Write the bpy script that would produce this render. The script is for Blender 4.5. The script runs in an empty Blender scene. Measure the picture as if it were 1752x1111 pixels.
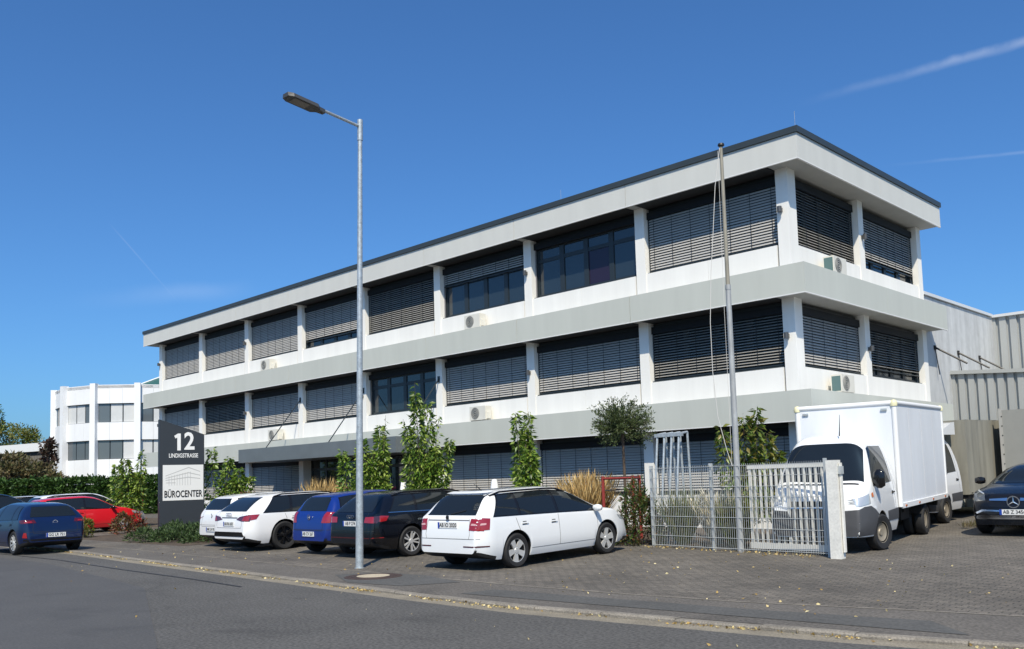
import bpy, bmesh, math, random
import numpy as np
from mathutils import Vector, Matrix
from mathutils.bvhtree import BVHTree

random.seed(7)
rng = np.random.default_rng(11)
R = math.radians
SC = bpy.context.scene
COL = SC.collection

# ------------------------------------------------------------------ camera
YAW, PITCH, ROLL = 0.775077554, 0.0826477065, -0.0294488
FPX, PPX, PPY, IW, IH = 1549.399, 876.0, 693.509, 1752.0, 1111.0
CAM = Vector((10.1118, -20.6775, 1.66))
fw = Vector((-math.sin(YAW) * math.cos(PITCH), math.cos(YAW) * math.cos(PITCH), math.sin(PITCH)))
rt = Vector((math.cos(YAW), math.sin(YAW), 0))
up = rt.cross(fw)
r2 = math.cos(ROLL) * rt + math.sin(ROLL) * up
u2 = -math.sin(ROLL) * rt + math.cos(ROLL) * up
cam_data = bpy.data.cameras.new('camera')
cam = bpy.data.objects.new('camera', cam_data)
COL.objects.link(cam)
m = Matrix((r2, u2, -fw)).transposed().to_4x4()
m.translation = CAM
cam.matrix_world = m
cam_data.sensor_fit = 'HORIZONTAL'
cam_data.sensor_width = 36.0
cam_data.lens = 36.0 * FPX / IW
cam_data.shift_x = 0.0
cam_data.shift_y = (PPY - IH / 2) / IW
cam_data.clip_start = 0.1
cam_data.clip_end = 3000
SC.camera = cam

# ------------------------------------------------------------------ sky and sun
SUN_AZ = math.atan2(0.688, -0.726)          # clockwise from +Y
SUN_EL = R(50)
world = bpy.data.worlds.new('World')
SC.world = world
world.use_nodes = True
wn, wl = world.node_tree.nodes, world.node_tree.links
wn.clear()
wout = wn.new('ShaderNodeOutputWorld')
bg = wn.new('ShaderNodeBackground')
sky = wn.new('ShaderNodeTexSky')
sky.sky_type = 'NISHITA'
sky.sun_disc = False
sky.sun_elevation = SUN_EL
sky.sun_rotation = SUN_AZ
sky.altitude = 0
sky.air_density = 1.0
sky.dust_density = 1.5
sky.ozone_density = 6.0
bg.inputs['Strength'].default_value = 0.094
# thin contrails: great-circle streaks on the sky sphere, broken up by noise
geo = wn.new('ShaderNodeTexCoord')
def sky_dir(px, py):
    return (fw + (px - PPX) / FPX * r2 - (py - PPY) / FPX * u2).normalized()
def streak(p1, p2, width, amp, scale, end=False):
    a, b = sky_dir(*p1), sky_dir(*p2)
    n = a.cross(b).normalized()
    mid = (a + b).normalized()
    t = n.cross(mid)
    half = math.asin(max(-1, min(1, abs(b.dot(t)))))
    d1 = wn.new('ShaderNodeVectorMath'); d1.operation = 'DOT_PRODUCT'; d1.inputs[1].default_value = n
    wl.new(geo.outputs['Generated'], d1.inputs[0])
    nz = wn.new('ShaderNodeTexNoise'); nz.inputs['Scale'].default_value = scale; nz.inputs['Detail'].default_value = 6
    wl.new(geo.outputs['Generated'], nz.inputs['Vector'])
    wob = wn.new('ShaderNodeMath'); wob.operation = 'MULTIPLY_ADD'
    wl.new(nz.outputs['Fac'], wob.inputs[0]); wob.inputs[1].default_value = width * 0.9
    wl.new(d1.outputs['Value'], wob.inputs[2])
    ab = wn.new('ShaderNodeMath'); ab.operation = 'ABSOLUTE'; wl.new(wob.outputs[0], ab.inputs[0])
    mr = wn.new('ShaderNodeMapRange'); mr.interpolation_type = 'SMOOTHSTEP'
    wl.new(ab.outputs[0], mr.inputs[0])
    mr.inputs[1].default_value = 0; mr.inputs[2].default_value = width
    mr.inputs[3].default_value = 1; mr.inputs[4].default_value = 0
    d2 = wn.new('ShaderNodeVectorMath'); d2.operation = 'DOT_PRODUCT'; d2.inputs[1].default_value = t
    wl.new(geo.outputs['Generated'], d2.inputs[0])
    s_hi = b.dot(t)
    m2 = wn.new('ShaderNodeMapRange'); m2.interpolation_type = 'SMOOTHSTEP'
    wl.new(d2.outputs['Value'], m2.inputs[0])
    m2.inputs[1].default_value = a.dot(t); m2.inputs[2].default_value = s_hi
    m2.inputs[3].default_value = 0; m2.inputs[4].default_value = 1
    mm = wn.new('ShaderNodeMath'); mm.operation = 'MULTIPLY'
    wl.new(mr.outputs[0], mm.inputs[0]); wl.new(m2.outputs[0], mm.inputs[1])
    if end:
        m5 = wn.new('ShaderNodeMapRange'); m5.interpolation_type = 'SMOOTHSTEP'
        wl.new(d2.outputs['Value'], m5.inputs[0])
        m5.inputs[1].default_value = s_hi - (s_hi - a.dot(t)) * 0.25; m5.inputs[2].default_value = s_hi + (s_hi - a.dot(t)) * 0.1
        m5.inputs[3].default_value = 1; m5.inputs[4].default_value = 0
        m6 = wn.new('ShaderNodeMath'); m6.operation = 'MULTIPLY'
        wl.new(mm.outputs[0], m6.inputs[0]); wl.new(m5.outputs[0], m6.inputs[1]); mm = m6
    m3 = wn.new('ShaderNodeMath'); m3.operation = 'MULTIPLY'; m3.inputs[1].default_value = amp
    wl.new(mm.outputs[0], m3.inputs[0])
    m4 = wn.new('ShaderNodeMath'); m4.operation = 'MULTIPLY'
    wl.new(m3.outputs[0], m4.inputs[0]); wl.new(nz.outputs['Fac'], m4.inputs[1])
    return m4.outputs[0]
streaks = [streak((1340, 190), (1760, 75), 0.0065, 0.34, 40),
           streak((1490, 288), (1760, 262), 0.0025, 0.16, 40),
           streak((330, 545), (195, 390), 0.0012, 0.16, 30, True),
           streak((60, 530), (420, 505), 0.014, 0.14, 14, True)]
tint = wn.new('ShaderNodeVectorMath'); tint.operation = 'MULTIPLY'; tint.inputs[1].default_value = (0.61, 1.0, 1.32)
wl.new(sky.outputs['Color'], tint.inputs[0])
cur = tint.outputs[0]
for s_ in streaks:
    mx = wn.new('ShaderNodeMix'); mx.data_type = 'RGBA'
    wl.new(s_, mx.inputs[0]); wl.new(cur, mx.inputs[6])
    mx.inputs[7].default_value = (9.0, 9.6, 10.5, 1)
    cur = mx.outputs[2]
wl.new(cur, bg.inputs['Color'])
wl.new(bg.outputs[0], wout.inputs['Surface'])

sun_d = bpy.data.lights.new('sun', 'SUN')
sun_d.energy = 4.5
sun_d.angle = R(0.53)
sun_d.color = (1.0, 0.905, 0.74)
sun = bpy.data.objects.new('sun', sun_d)
COL.objects.link(sun)
sdir = Vector((math.sin(SUN_AZ) * math.cos(SUN_EL), math.cos(SUN_AZ) * math.cos(SUN_EL), math.sin(SUN_EL)))
sun.rotation_euler = sdir.to_track_quat('Z', 'Y').to_euler()
sun.location = (10, -20, 40)

SC.view_settings.view_transform = 'Standard'
SC.view_settings.look = 'None'
SC.view_settings.gamma = 1.0
SC.view_settings.use_curve_mapping = False
SC.view_settings.exposure = 0.27
SC.render.engine = 'CYCLES'
SC.cycles.max_bounces = 6

# ------------------------------------------------------------------ helpers
def lin(c):
    if isinstance(c, str):
        c = tuple(int(c[i:i + 2], 16) / 255 for i in (1, 3, 5))
    return tuple(x / 12.92 if x <= 0.04045 else ((x + 0.055) / 1.055) ** 2.4 for x in c)

MATS = {}
def mat(name, color, rough=0.6, stain=0.0,  metal=0.0, coat=0.0, spec=0.5, var=0.0, vscale=3.0, stretch=(1, 1, 1),
        bump=0.0, bscale=60.0, speck=0.0, spscale=150.0, leaf=False, leaf_cols=None, coord='Object', trans=0.3):
    """Principled material with optional large colour variation, fine speckle, bump and leaf translucency."""
    if name in MATS:
        return MATS[name]
    mt = bpy.data.materials.new(name)
    mt.use_nodes = True
    n, l = mt.node_tree.nodes, mt.node_tree.links
    p = n['Principled BSDF']
    c = color if not isinstance(color, str) else lin(color)
    p.inputs['Base Color'].default_value = (*c, 1)
    p.inputs['Roughness'].default_value = rough
    p.inputs['Metallic'].default_value = metal
    p.inputs['Coat Weight'].default_value = coat
    p.inputs['Coat Roughness'].default_value = 0.03
    p.inputs['Specular IOR Level'].default_value = spec
    src = None
    if var or speck or bump:
        tc = n.new('ShaderNodeTexCoord'); mp = n.new('ShaderNodeMapping')
        mp.inputs['Scale'].default_value = stretch
        l.new(tc.outputs[coord], mp.inputs['Vector'])
        src = mp.outputs['Vector']
    base = None
    if var:
        nz = n.new('ShaderNodeTexNoise'); nz.inputs['Scale'].default_value = vscale
        nz.inputs['Detail'].default_value = 6; nz.inputs['Roughness'].default_value = 0.6
        l.new(src, nz.inputs['Vector'])
        mr = n.new('ShaderNodeMapRange'); l.new(nz.outputs['Fac'], mr.inputs[0])
        mr.inputs[1].default_value = 0.25; mr.inputs[2].default_value = 0.75
        mr.inputs[3].default_value = 1 - var; mr.inputs[4].default_value = 1 + var
        base = mr.outputs[0]
    if speck:
        nz2 = n.new('ShaderNodeTexNoise'); nz2.inputs['Scale'].default_value = spscale
        nz2.inputs['Detail'].default_value = 2
        l.new(tc.outputs[coord], nz2.inputs['Vector'])
        mr2 = n.new('ShaderNodeMapRange'); l.new(nz2.outputs['Fac'], mr2.inputs[0])
        mr2.inputs[1].default_value = 0.3; mr2.inputs[2].default_value = 0.7
        mr2.inputs[3].default_value = 1 - speck; mr2.inputs[4].default_value = 1 + speck
        if base:
            mm = n.new('ShaderNodeMath'); mm.operation = 'MULTIPLY'
            l.new(base, mm.inputs[0]); l.new(mr2.outputs[0], mm.inputs[1]); base = mm.outputs[0]
        else:
            base = mr2.outputs[0]
    if stain:
        ns = n.new('ShaderNodeTexNoise'); ns.inputs['Scale'].default_value = 0.9; ns.inputs['Detail'].default_value = 5
        ns.inputs['Distortion'].default_value = 0.6
        l.new(tc.outputs[coord], ns.inputs['Vector'])
        ms = n.new('ShaderNodeMapRange'); ms.interpolation_type = 'SMOOTHSTEP'; l.new(ns.outputs['Fac'], ms.inputs[0])
        ms.inputs[1].default_value = 0.56; ms.inputs[2].default_value = 0.70; ms.inputs[3].default_value = 1.0; ms.inputs[4].default_value = 1 - stain
        m7 = n.new('ShaderNodeMath'); m7.operation = 'MULTIPLY'; l.new(base, m7.inputs[0]); l.new(ms.outputs[0], m7.inputs[1]); base = m7.outputs[0]
    colsock = None
    if base:
        vm = n.new('ShaderNodeVectorMath'); vm.operation = 'SCALE'
        vm.inputs[0].default_value = c
        l.new(base, vm.inputs['Scale'])
        colsock = vm.outputs[0]
        l.new(colsock, p.inputs['Base Color'])
    if bump:
        nb = n.new('ShaderNodeTexNoise'); nb.inputs['Scale'].default_value = bscale; nb.inputs['Detail'].default_value = 4
        l.new(tc.outputs[coord], nb.inputs['Vector'])
        bp = n.new('ShaderNodeBump'); bp.inputs['Strength'].default_value = bump
        bp.inputs['Distance'].default_value = 0.01
        l.new(nb.outputs['Fac'], bp.inputs['Height']); l.new(bp.outputs['Normal'], p.inputs['Normal'])
    if leaf:
        g = n.new('ShaderNodeNewGeometry')
        rp = n.new('ShaderNodeValToRGB')
        cols = [lin(x) if isinstance(x, str) else x for x in (leaf_cols or [color])]
        els = rp.color_ramp.elements
        els[0].color = (*cols[0], 1); els[1].color = (*cols[-1], 1)
        for i in range(1, len(cols) - 1):
            e = els.new(i / (len(cols) - 1)); e.color = (*cols[i], 1)
        l.new(g.outputs['Random Per Island'], rp.inputs['Fac'])
        l.new(rp.outputs['Color'], p.inputs['Base Color'])
        tr = n.new('ShaderNodeBsdfTranslucent'); l.new(rp.outputs['Color'], tr.inputs['Color'])
        mx = n.new('ShaderNodeMixShader'); mx.inputs[0].default_value = trans
        l.new(p.outputs[0], mx.inputs[1]); l.new(tr.outputs[0], mx.inputs[2])
        l.new(mx.outputs[0], n['Material Output'].inputs['Surface'])
    MATS[name] = mt
    return mt

class MB:
    """collects geometry, then builds ONE mesh object"""
    def __init__(s):
        s.v, s.f, s.m, s.cur = [], [], [], 0
    def poly(s, pts):
        b = len(s.v); s.v.extend([tuple(p) for p in pts]); s.f.append(tuple(range(b, b + len(pts)))); s.m.append(s.cur); return s
    def box(s, x0, x1, y0, y1, z0, z1):
        b = len(s.v)
        s.v.extend([(x0, y0, z0), (x1, y0, z0), (x1, y1, z0), (x0, y1, z0), (x0, y0, z1), (x1, y0, z1), (x1, y1, z1), (x0, y1, z1)])
        for q in ((3, 2, 1, 0), (4, 5, 6, 7), (0, 1, 5, 4), (1, 2, 6, 5), (2, 3, 7, 6), (3, 0, 4, 7)):
            s.f.append(tuple(b + i for i in q)); s.m.append(s.cur)
        return s
    def prism(s, pts, h0, h1, axis='z'):
        """extrude a 2D polygon: axis z -> pts (x,y); y -> pts (x,z); x -> pts (y,z)"""
        n = len(pts)
        area = sum(pts[i][0] * pts[(i + 1) % n][1] - pts[(i + 1) % n][0] * pts[i][1] for i in range(n))
        if axis == 'y': area = -area
        if area < 0: pts = pts[::-1]
        mk = {'z': lambda p, h: (p[0], p[1], h), 'y': lambda p, h: (p[0], h, p[1]), 'x': lambda p, h: (h, p[0], p[1])}[axis]
        b = len(s.v)
        s.v.extend([mk(p, h0) for p in pts]); s.v.extend([mk(p, h1) for p in pts])
        s.f.append(tuple(b + i for i in range(n))[::-1]); s.m.append(s.cur)
        s.f.append(tuple(b + n + i for i in range(n))); s.m.append(s.cur)
        for i in range(n):
            j = (i + 1) % n
            s.f.append((b + i, b + j, b + n + j, b + n + i)); s.m.append(s.cur)
        return s
    def tube(s, pts, r, n=8, r_end=None, caps=True):
        pts = [Vector(p) for p in pts]
        k = len(pts)
        rs = [r + ((r_end if r_end is not None else r) - r) * i / (k - 1) for i in range(k)]
        b = len(s.v)
        for i, p in enumerate(pts):
            d = (pts[min(i + 1, k - 1)] - pts[max(i - 1, 0)]).normalized()
            a = Vector((0, 0, 1)) if abs(d.z) < 0.9 else Vector((1, 0, 0))
            u = d.cross(a).normalized(); w = d.cross(u)
            for j in range(n):
                t = 2 * math.pi * j / n
                s.v.append(tuple(p + (u * math.cos(t) + w * math.sin(t)) * rs[i]))
        for i in range(k - 1):
            for j in range(n):
                j2 = (j + 1) % n
                s.f.append((b + i * n + j, b + i * n + j2, b + (i + 1) * n + j2, b + (i + 1) * n + j)); s.m.append(s.cur)
        if caps:
            s.f.append(tuple(b + j for j in range(n))[::-1]); s.m.append(s.cur)
            s.f.append(tuple(b + (k - 1) * n + j for j in range(n))); s.m.append(s.cur)
        return s
    def lathe(s, prof, n=24, axis='z', c=(0, 0, 0), closed=False):
        """revolve profile of (r,h)"""
        b = len(s.v); k = len(prof)
        for (r, h) in prof:
            for j in range(n):
                t = 2 * math.pi * j / n
                x, y = r * math.cos(t), r * math.sin(t)
                q = {'z': (x, y, h), 'y': (x, h, y), 'x': (h, x, y)}[axis]
                s.v.append((q[0] + c[0], q[1] + c[1], q[2] + c[2]))
        for i in range(k if closed else k - 1):
            i2 = (i + 1) % k
            for j in range(n):
                j2 = (j + 1) % n
                s.f.append((b + i * n + j, b + i * n + j2, b + i2 * n + j2, b + i2 * n + j)); s.m.append(s.cur)
        return s
    def mesh(s, name, mats, smooth=False, angle=35):
        me = bpy.data.meshes.new(name)
        me.from_pydata(s.v, [], s.f)
        for mt in (mats if isinstance(mats, (list, tuple)) else [mats]):
            me.materials.append(mt)
        if any(s.m):
            me.polygons.foreach_set('material_index', s.m)
        if smooth:
            me.polygons.foreach_set('use_smooth', [True] * len(s.f))
            me.set_sharp_from_angle(angle=R(angle))
        me.update()
        return me
    def build(s, name, mats, parent=None, smooth=False, angle=35, loc=None):
        o = bpy.data.objects.new(name, s.mesh(name, mats, smooth, angle))
        COL.objects.link(o)
        if parent: o.parent = parent
        if loc: o.location = loc
        return o

def link_mesh(name, me, parent=None, loc=(0, 0, 0), rot=(0, 0, 0)):
    o = bpy.data.objects.new(name, me); COL.objects.link(o)
    if parent: o.parent = parent
    o.location = loc; o.rotation_euler = rot
    return o
def tag(o, label=None, cat=None, group=None, kind=None):
    if label: o['label'] = label
    if cat: o['category'] = cat
    if group: o['group'] = group
    if kind: o['kind'] = kind
    return o
def thing(name, label, cat, loc=(0, 0, 0), rot=(0, 0, 0), group=None):
    o = bpy.data.objects.new(name, None); COL.objects.link(o)
    o.empty_display_size = 0.3
    o.location = loc; o.rotation_euler = rot
    return tag(o, label, cat, group)
def structure(mb, name, mats, smooth=False):
    o = mb.build(name, mats, None, smooth); o['kind'] = 'structure'; return o
def text_mesh(body, size, xscale=1.0, bold=0.0, depth=0.004):
    cu = bpy.data.curves.new('t', 'FONT'); cu.body = body; cu.size = size
    cu.align_x = 'CENTER'; cu.align_y = 'CENTER'; cu.offset = bold; cu.extrude = depth; cu.resolution_u = 3
    o = bpy.data.objects.new('t', cu); COL.objects.link(o)
    dg = bpy.context.evaluated_depsgraph_get()
    me = bpy.data.meshes.new_from_object(o.evaluated_get(dg))
    bpy.data.objects.remove(o)
    me.transform(Matrix.Diagonal((xscale, 1, 1, 1)))
    return me
def frame_matrix(origin, xdir, zdir):
    """local x -> xdir, local y -> zdir (text up), local z -> outward"""
    x = Vector(xdir).normalized(); y = Vector(zdir).normalized(); z = x.cross(y)
    mm = Matrix((x, y, z)).transposed().to_4x4(); mm.translation = Vector(origin)
    return mm

def gz(x, y):
    return 0.02 * max(0.0, min(y + 10.2, 18.0))
def yaw_ray(px, depth):
    """world xy at image column px (at the horizon) and given depth in front of the camera"""
    lat = (px - PPX) / FPX * depth
    f2 = Vector((-math.sin(YAW), math.cos(YAW))); q = Vector((CAM.x, CAM.y)) + f2 * depth + Vector((rt.x, rt.y)) * lat
    return q

# ------------------------------------------------------------------ materials
white_wall = mat('white_render', (0.80, 0.79, 0.75), 0.75, var=0.055, vscale=2.4, stretch=(1, 1, 0.10), bump=0.05, bscale=40)
fascia_top_m = mat('fascia_light_grey', (0.585, 0.585, 0.545), 0.6, var=0.05, vscale=1.8, stretch=(1, 1, 0.12))
fascia_mid_m = mat('fascia_grey', (0.50, 0.515, 0.465), 0.6, var=0.05, vscale=1.8, stretch=(1, 1, 0.12))
soffit_m = mat('soffit_grey', (0.36, 0.36, 0.34), 0.8, var=0.08, vscale=1.5)
coping_m = mat('coping_anthracite', (0.035, 0.045, 0.05), 0.45, var=0.1, vscale=2)
frame_m = mat('frame_anthracite', (0.022, 0.030, 0.036), 0.4)
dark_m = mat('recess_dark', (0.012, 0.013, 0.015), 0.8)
glass_m = mat('window_glass', (0.020, 0.030, 0.038), 0.04, spec=0.9)
glass_purple_m = mat('window_purple_film', (0.022, 0.014, 0.032), 0.15, spec=0.5)
slat_m = mat('blind_slat_grey', (0.405, 0.395, 0.375), 0.65, spec=0.2, var=0.06, vscale=4, stretch=(0.4, 1, 3))
slat_dark_m = mat('blind_slat_dark', (0.26, 0.255, 0.24), 0.65, spec=0.2, var=0.06, vscale=4, stretch=(0.4, 1, 3))
galv_m = mat('galvanised_steel', (0.42, 0.46, 0.48), 0.45, metal=0.45, var=0.28, vscale=14, speck=0.15, spscale=60)
black_m = mat('black_plastic', (0.012, 0.012, 0.013), 0.5, var=0.1)
# ------------------------------------------------------------------ ground
asphalt_m = mat('asphalt', (0.083, 0.080, 0.074), 0.85, stain=0.22, var=0.18, vscale=0.5, speck=0.5, spscale=26, bump=0.5, bscale=120)
asphalt_new_m = mat('asphalt_smooth', (0.074, 0.072, 0.068), 0.75, stain=0.15, var=0.14, vscale=0.6, speck=0.22, spscale=30, bump=0.2, bscale=140)
asphalt_path_m = mat('asphalt_path', (0.108, 0.098, 0.085), 0.9, stain=0.25, var=0.24, vscale=0.8, speck=0.4, spscale=26, bump=0.4, bscale=120)
gutter_m = mat('gutter_concrete', (0.21, 0.185, 0.14), 0.9, var=0.3, vscale=2.2, speck=0.3, spscale=40, bump=0.4)
kerb_m = mat('kerb_concrete', (0.20, 0.18, 0.15), 0.9, var=0.3, vscale=3, speck=0.3, spscale=50, bump=0.5, bscale=50)
soil_m = mat('soil', (0.07, 0.052, 0.036), 0.95, var=0.35, vscale=2, speck=0.5, spscale=30, bump=0.8, bscale=30)
field_m = mat('far_ground', (0.075, 0.082, 0.05), 0.95, var=0.25, vscale=0.08, speck=0.3, spscale=2)

def paver_material():
    mt = bpy.data.materials.new('block_paving'); mt.use_nodes = True
    n, l = mt.node_tree.nodes, mt.node_tree.links
    p = n['Principled BSDF']; p.inputs['Roughness'].default_value = 0.85
    tc = n.new('ShaderNodeTexCoord')
    nzw = n.new('ShaderNodeTexNoise'); nzw.inputs['Scale'].default_value = 1.1
    l.new(tc.outputs['Object'], nzw.inputs['Vector'])
    wob = n.new('ShaderNodeVectorMath'); wob.operation = 'SCALE'; wob.inputs['Scale'].default_value = 0.04
    l.new(nzw.outputs['Color'], wob.inputs[0])
    add = n.new('ShaderNodeVectorMath'); add.operation = 'ADD'
    l.new(tc.outputs['Object'], add.inputs[0]); l.new(wob.outputs[0], add.inputs[1])
    br = n.new('ShaderNodeTexBrick')
    br.inputs['Scale'].default_value = 1.0
    br.inputs['Brick Width'].default_value = 0.21; br.inputs['Row Height'].default_value = 0.105
    br.inputs['Mortar Size'].default_value = 0.008; br.inputs['Mortar Smooth'].default_value = 0.3
    br.inputs['Color1'].default_value = (0.155, 0.137, 0.113, 1)
    br.inputs['Color2'].default_value = (0.108, 0.097, 0.082, 1)
    br.inputs['Mortar'].default_value = (0.034, 0.032, 0.027, 1)
    l.new(add.outputs[0], br.inputs['Vector'])
    nz = n.new('ShaderNodeTexNoise'); nz.inputs['Scale'].default_value = 0.55; nz.inputs['Detail'].default_value = 7
    nz.inputs['Roughness'].default_value = 0.65
    l.new(tc.outputs['Object'], nz.inputs['Vector'])
    mr = n.new('ShaderNodeMapRange'); l.new(nz.outputs['Fac'], mr.inputs[0])
    mr.inputs[1].default_value = 0.3; mr.inputs[2].default_value = 0.7; mr.inputs[3].default_value = 0.66; mr.inputs[4].default_value = 1.30
    nz2 = n.new('ShaderNodeTexNoise'); nz2.inputs['Scale'].default_value = 45; nz2.inputs['Detail'].default_value = 3
    l.new(tc.outputs['Object'], nz2.inputs['Vector'])
    mr2 = n.new('ShaderNodeMapRange'); l.new(nz2.outputs['Fac'], mr2.inputs[0])
    mr2.inputs[1].default_value = 0.3; mr2.inputs[2].default_value = 0.7; mr2.inputs[3].default_value = 0.65; mr2.inputs[4].default_value = 1.35
    mu = n.new('ShaderNodeMath'); mu.operation = 'MULTIPLY'
    l.new(mr.outputs[0], mu.inputs[0]); l.new(mr2.outputs[0], mu.inputs[1])
    sc = n.new('ShaderNodeVectorMath'); sc.operation = 'SCALE'
    l.new(br.outputs['Color'], sc.inputs[0]); l.new(mu.outputs[0], sc.inputs['Scale'])
    l.new(sc.outputs[0], p.inputs['Base Color'])
    h = n.new('ShaderNodeMath'); h.operation = 'MULTIPLY_ADD'; h.inputs[1].default_value = -1.0
    l.new(br.outputs['Fac'], h.inputs[0]); l.new(nz2.outputs['Fac'], h.inputs[2])
    bp = n.new('ShaderNodeBump'); bp.inputs['Strength'].default_value = 0.7; bp.inputs['Distance'].default_value = 0.012
    l.new(h.outputs[0], bp.inputs['Height']); l.new(bp.outputs['Normal'], p.inputs['Normal'])
    return mt
paver_m = paver_material()

def kerb_y(x):
    xs = [-400, -60, -30, -15.6, -10.8, -5.5, -2.7, 1.0, 2.05, 4.2, 6.3, 7.5, 12, 30, 400]
    ys = [-10.2, -10.4, -10.8, -11.1, -11.46, -11.79, -11.98, -12.2, -12.2, -12.0, -11.8, -11.55, -10.9, -8.0, -8.0]
    return float(np.interp(x, xs, ys))
def strip(xs, ya, yb, za, zb, steps=1):
    mb = MB()
    for i in range(len(xs) - 1):
        a, b = xs[i], xs[i + 1]
        for k in range(steps):
            def P(x, t):
                y = ya(x) + (yb(x) - ya(x)) * t
                return (x, y, za(x, y) + (zb(x, y) - za(x, y)) * t)
            t0, t1 = k / steps, (k + 1) / steps
            mb.poly([P(a, t0), P(b, t0), P(b, t1), P(a, t1)])
    return mb
XS = sorted(set(list(np.linspace(-60, 30, 46)) + [-400, -250, -150, -100, -80, 60, 120, 400]))
XN = [x for x in XS if -61 <= x <= 31]
# base sheet to the horizon
g = MB()
for (y0, y1) in ((-1500, -10.2), (-10.2, 7.8), (7.8, 1500)):
    g.poly([(-1500, y0, gz(0, y0) - 0.03), (1500, y0, gz(0, y0) - 0.03), (1500, y1, gz(0, y1) - 0.03), (-1500, y1, gz(0, y1) - 0.03)])
structure(g, 'ground', field_m)
zr = lambda x, y: 0.0
structure(strip(XS, lambda x: -60, lambda x: kerb_y(x) - 0.30, zr, zr), 'road', asphalt_m)
rp = MB(); rp.poly([(-60, -60, 0.004), (2.2, -60, 0.004), (1.1, -17.5, 0.004), (0.6, -16.4, 0.004), (-5.5, -13.9, 0.004), (-13.3, -12.9, 0.004), (-60, -13.2, 0.004)])
structure(rp, 'road_repair_asphalt', asphalt_new_m)
seam = MB()
pts = [(-40, -12.5), (-20, -12.42), (-14, -12.35), (-10, -12.6), (-6, -12.75), (-4, -12.9)]
for a, b in zip(pts[:-1], pts[1:]):
    seam.poly([(a[0], a[1] - 0.025, 0.0065), (b[0], b[1] - 0.025, 0.0065), (b[0], b[1] + 0.025, 0.0065), (a[0], a[1] + 0.025, 0.0065)])
structure(seam, 'road_seam', mat('bitumen_seam', (0.018, 0.018, 0.019), 0.6))
structure(strip(XN, lambda x: kerb_y(x) - 0.30, lambda x: kerb_y(x) - 0.001, zr, zr), 'gutter', gutter_m)
# kerb of single stones
kerb = MB(); kerb.box(-60, -59, kerb_y(-60), kerb_y(-60) + 0.13, -0.1, 0.03)
kerb_root = structure(kerb, 'kerb', kerb_m)
x = -58.9; random.seed(3)
while x < 26:
    ln = 0.985
    a, b = x, x + ln
    ya, yb = kerb_y(a), kerb_y(b)
    h = 0.045 + random.uniform(-0.006, 0.008)
    mb = MB()
    dy = random.uniform(-0.006, 0.006)
    pr = [(0, -0.06), (0, h - 0.02), (0.02, h), (0.13, h), (0.13, -0.06)]
    n = len(pr); base = len(mb.v)
    mb.v.extend([(a, ya + dy + q[0], q[1]) for q in pr] + [(b, yb + dy + q[0], q[1]) for q in pr])
    for i in range(n):
        j = (i + 1) % n
        mb.f.append((base + i, base + n + i, base + n + j, base + j)); mb.m.append(0)
    mb.f.append(tuple(base + i for i in range(n))); mb.m.append(0)
    mb.f.append(tuple(base + n + i for i in range(n))[::-1]); mb.m.append(0)
    mb.build('kerb_stone', kerb_m, kerb_root)
    x += 1.0
zp = lambda x, y: 0.042 + gz(x, y) * 0
def ypath(x):
    return float(np.interp(x, [-60, -16, -8, 0, 3.4, 5.3, 7.0, 12, 30], [-9.6, -9.9, -10.3, -10.55, -10.5, -10.1, -9.75, -9.2, -7.0]))
structure(strip(XN, lambda x: kerb_y(x) + 0.131, lambda x: ypath(x) - 0.06, zp, zp), 'pavement', asphalt_path_m)
structure(strip(XN, lambda x: ypath(x) - 0.059, lambda x: ypath(x), lambda x, y: 0.046, lambda x, y: 0.046), 'edging_strip', kerb_m)
zb_ = lambda x, y: max(0.043, gz(x, y) + 0.004)
structure(strip(XN, lambda x: ypath(x) + 0.001, lambda x: 7.8, zb_, zb_, steps=30), 'block_paving', paver_m)
# darker asphalt patches in the pavement
pt = MB()
pt.poly([(-3.9, -11.1, 0.047), (-2.6, -11.75, 0.047), (-1.35, -11.6, 0.047), (-0.9, -10.75, 0.047), (-2.2, -10.35, 0.047), (-3.3, -10.4, 0.047)])
pt.poly([(0.2, -11.75, 0.047), (7.0, -11.3, 0.047), (6.4, -10.65, 0.047), (4.6, -10.9, 0.047), (2.9, -11.0, 0.047), (0.3, -11.15, 0.047)])
structure(pt, 'pavement_patch', mat('asphalt_patch', (0.078, 0.077, 0.072), 0.85, var=0.18, vscale=0.8, speck=0.25, spscale=28))
# planting bed
def bed(name, x0, x1, y0, y1):
    mb = MB(); n = 24
    for i in range(n):
        a, b = x0 + (x1 - x0) * i / n, x0 + (x1 - x0) * (i + 1) / n
        mb.poly([(a, y0, gz(a, y0) + 0.012), (b, y0, gz(b, y0) + 0.012), (b, y1, gz(b, y1) + 0.012), (a, y1, gz(a, y1) + 0.012)])
    return structure(mb, name, soil_m)
bed('planting_bed', -40, 0.2, -3.9, 0.5)
bed('planting_bed', -24.5, -15.2, -8.6, -3.95)
# manhole
mh = thing('manhole_cover', 'round concrete-filled iron manhole cover in the pavement beside the lamp post', 'manhole', (-2.95, -10.95, 0.048))
mb = MB().lathe([(0.0, 0.012), (0.29, 0.012), (0.29, 0.0)], 32)
mb.build('concrete_infill', mat('manhole_concrete', (0.42, 0.36, 0.26), 0.9, var=0.15, vscale=5, speck=0.2, spscale=60), mh, loc=(0, 0, 0.003))
MB().lathe([(0.295, 0.0), (0.295, 0.014), (0.33, 0.016), (0.38, 0.012), (0.385, 0.006), (0.44, 0.012), (0.50, 0.006), (0.51, 0.0)], 32).build(
    'iron_ring', mat('rusty_iron', (0.065, 0.043, 0.036), 0.7, metal=0.3, var=0.3, vscale=8), mh)

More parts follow.
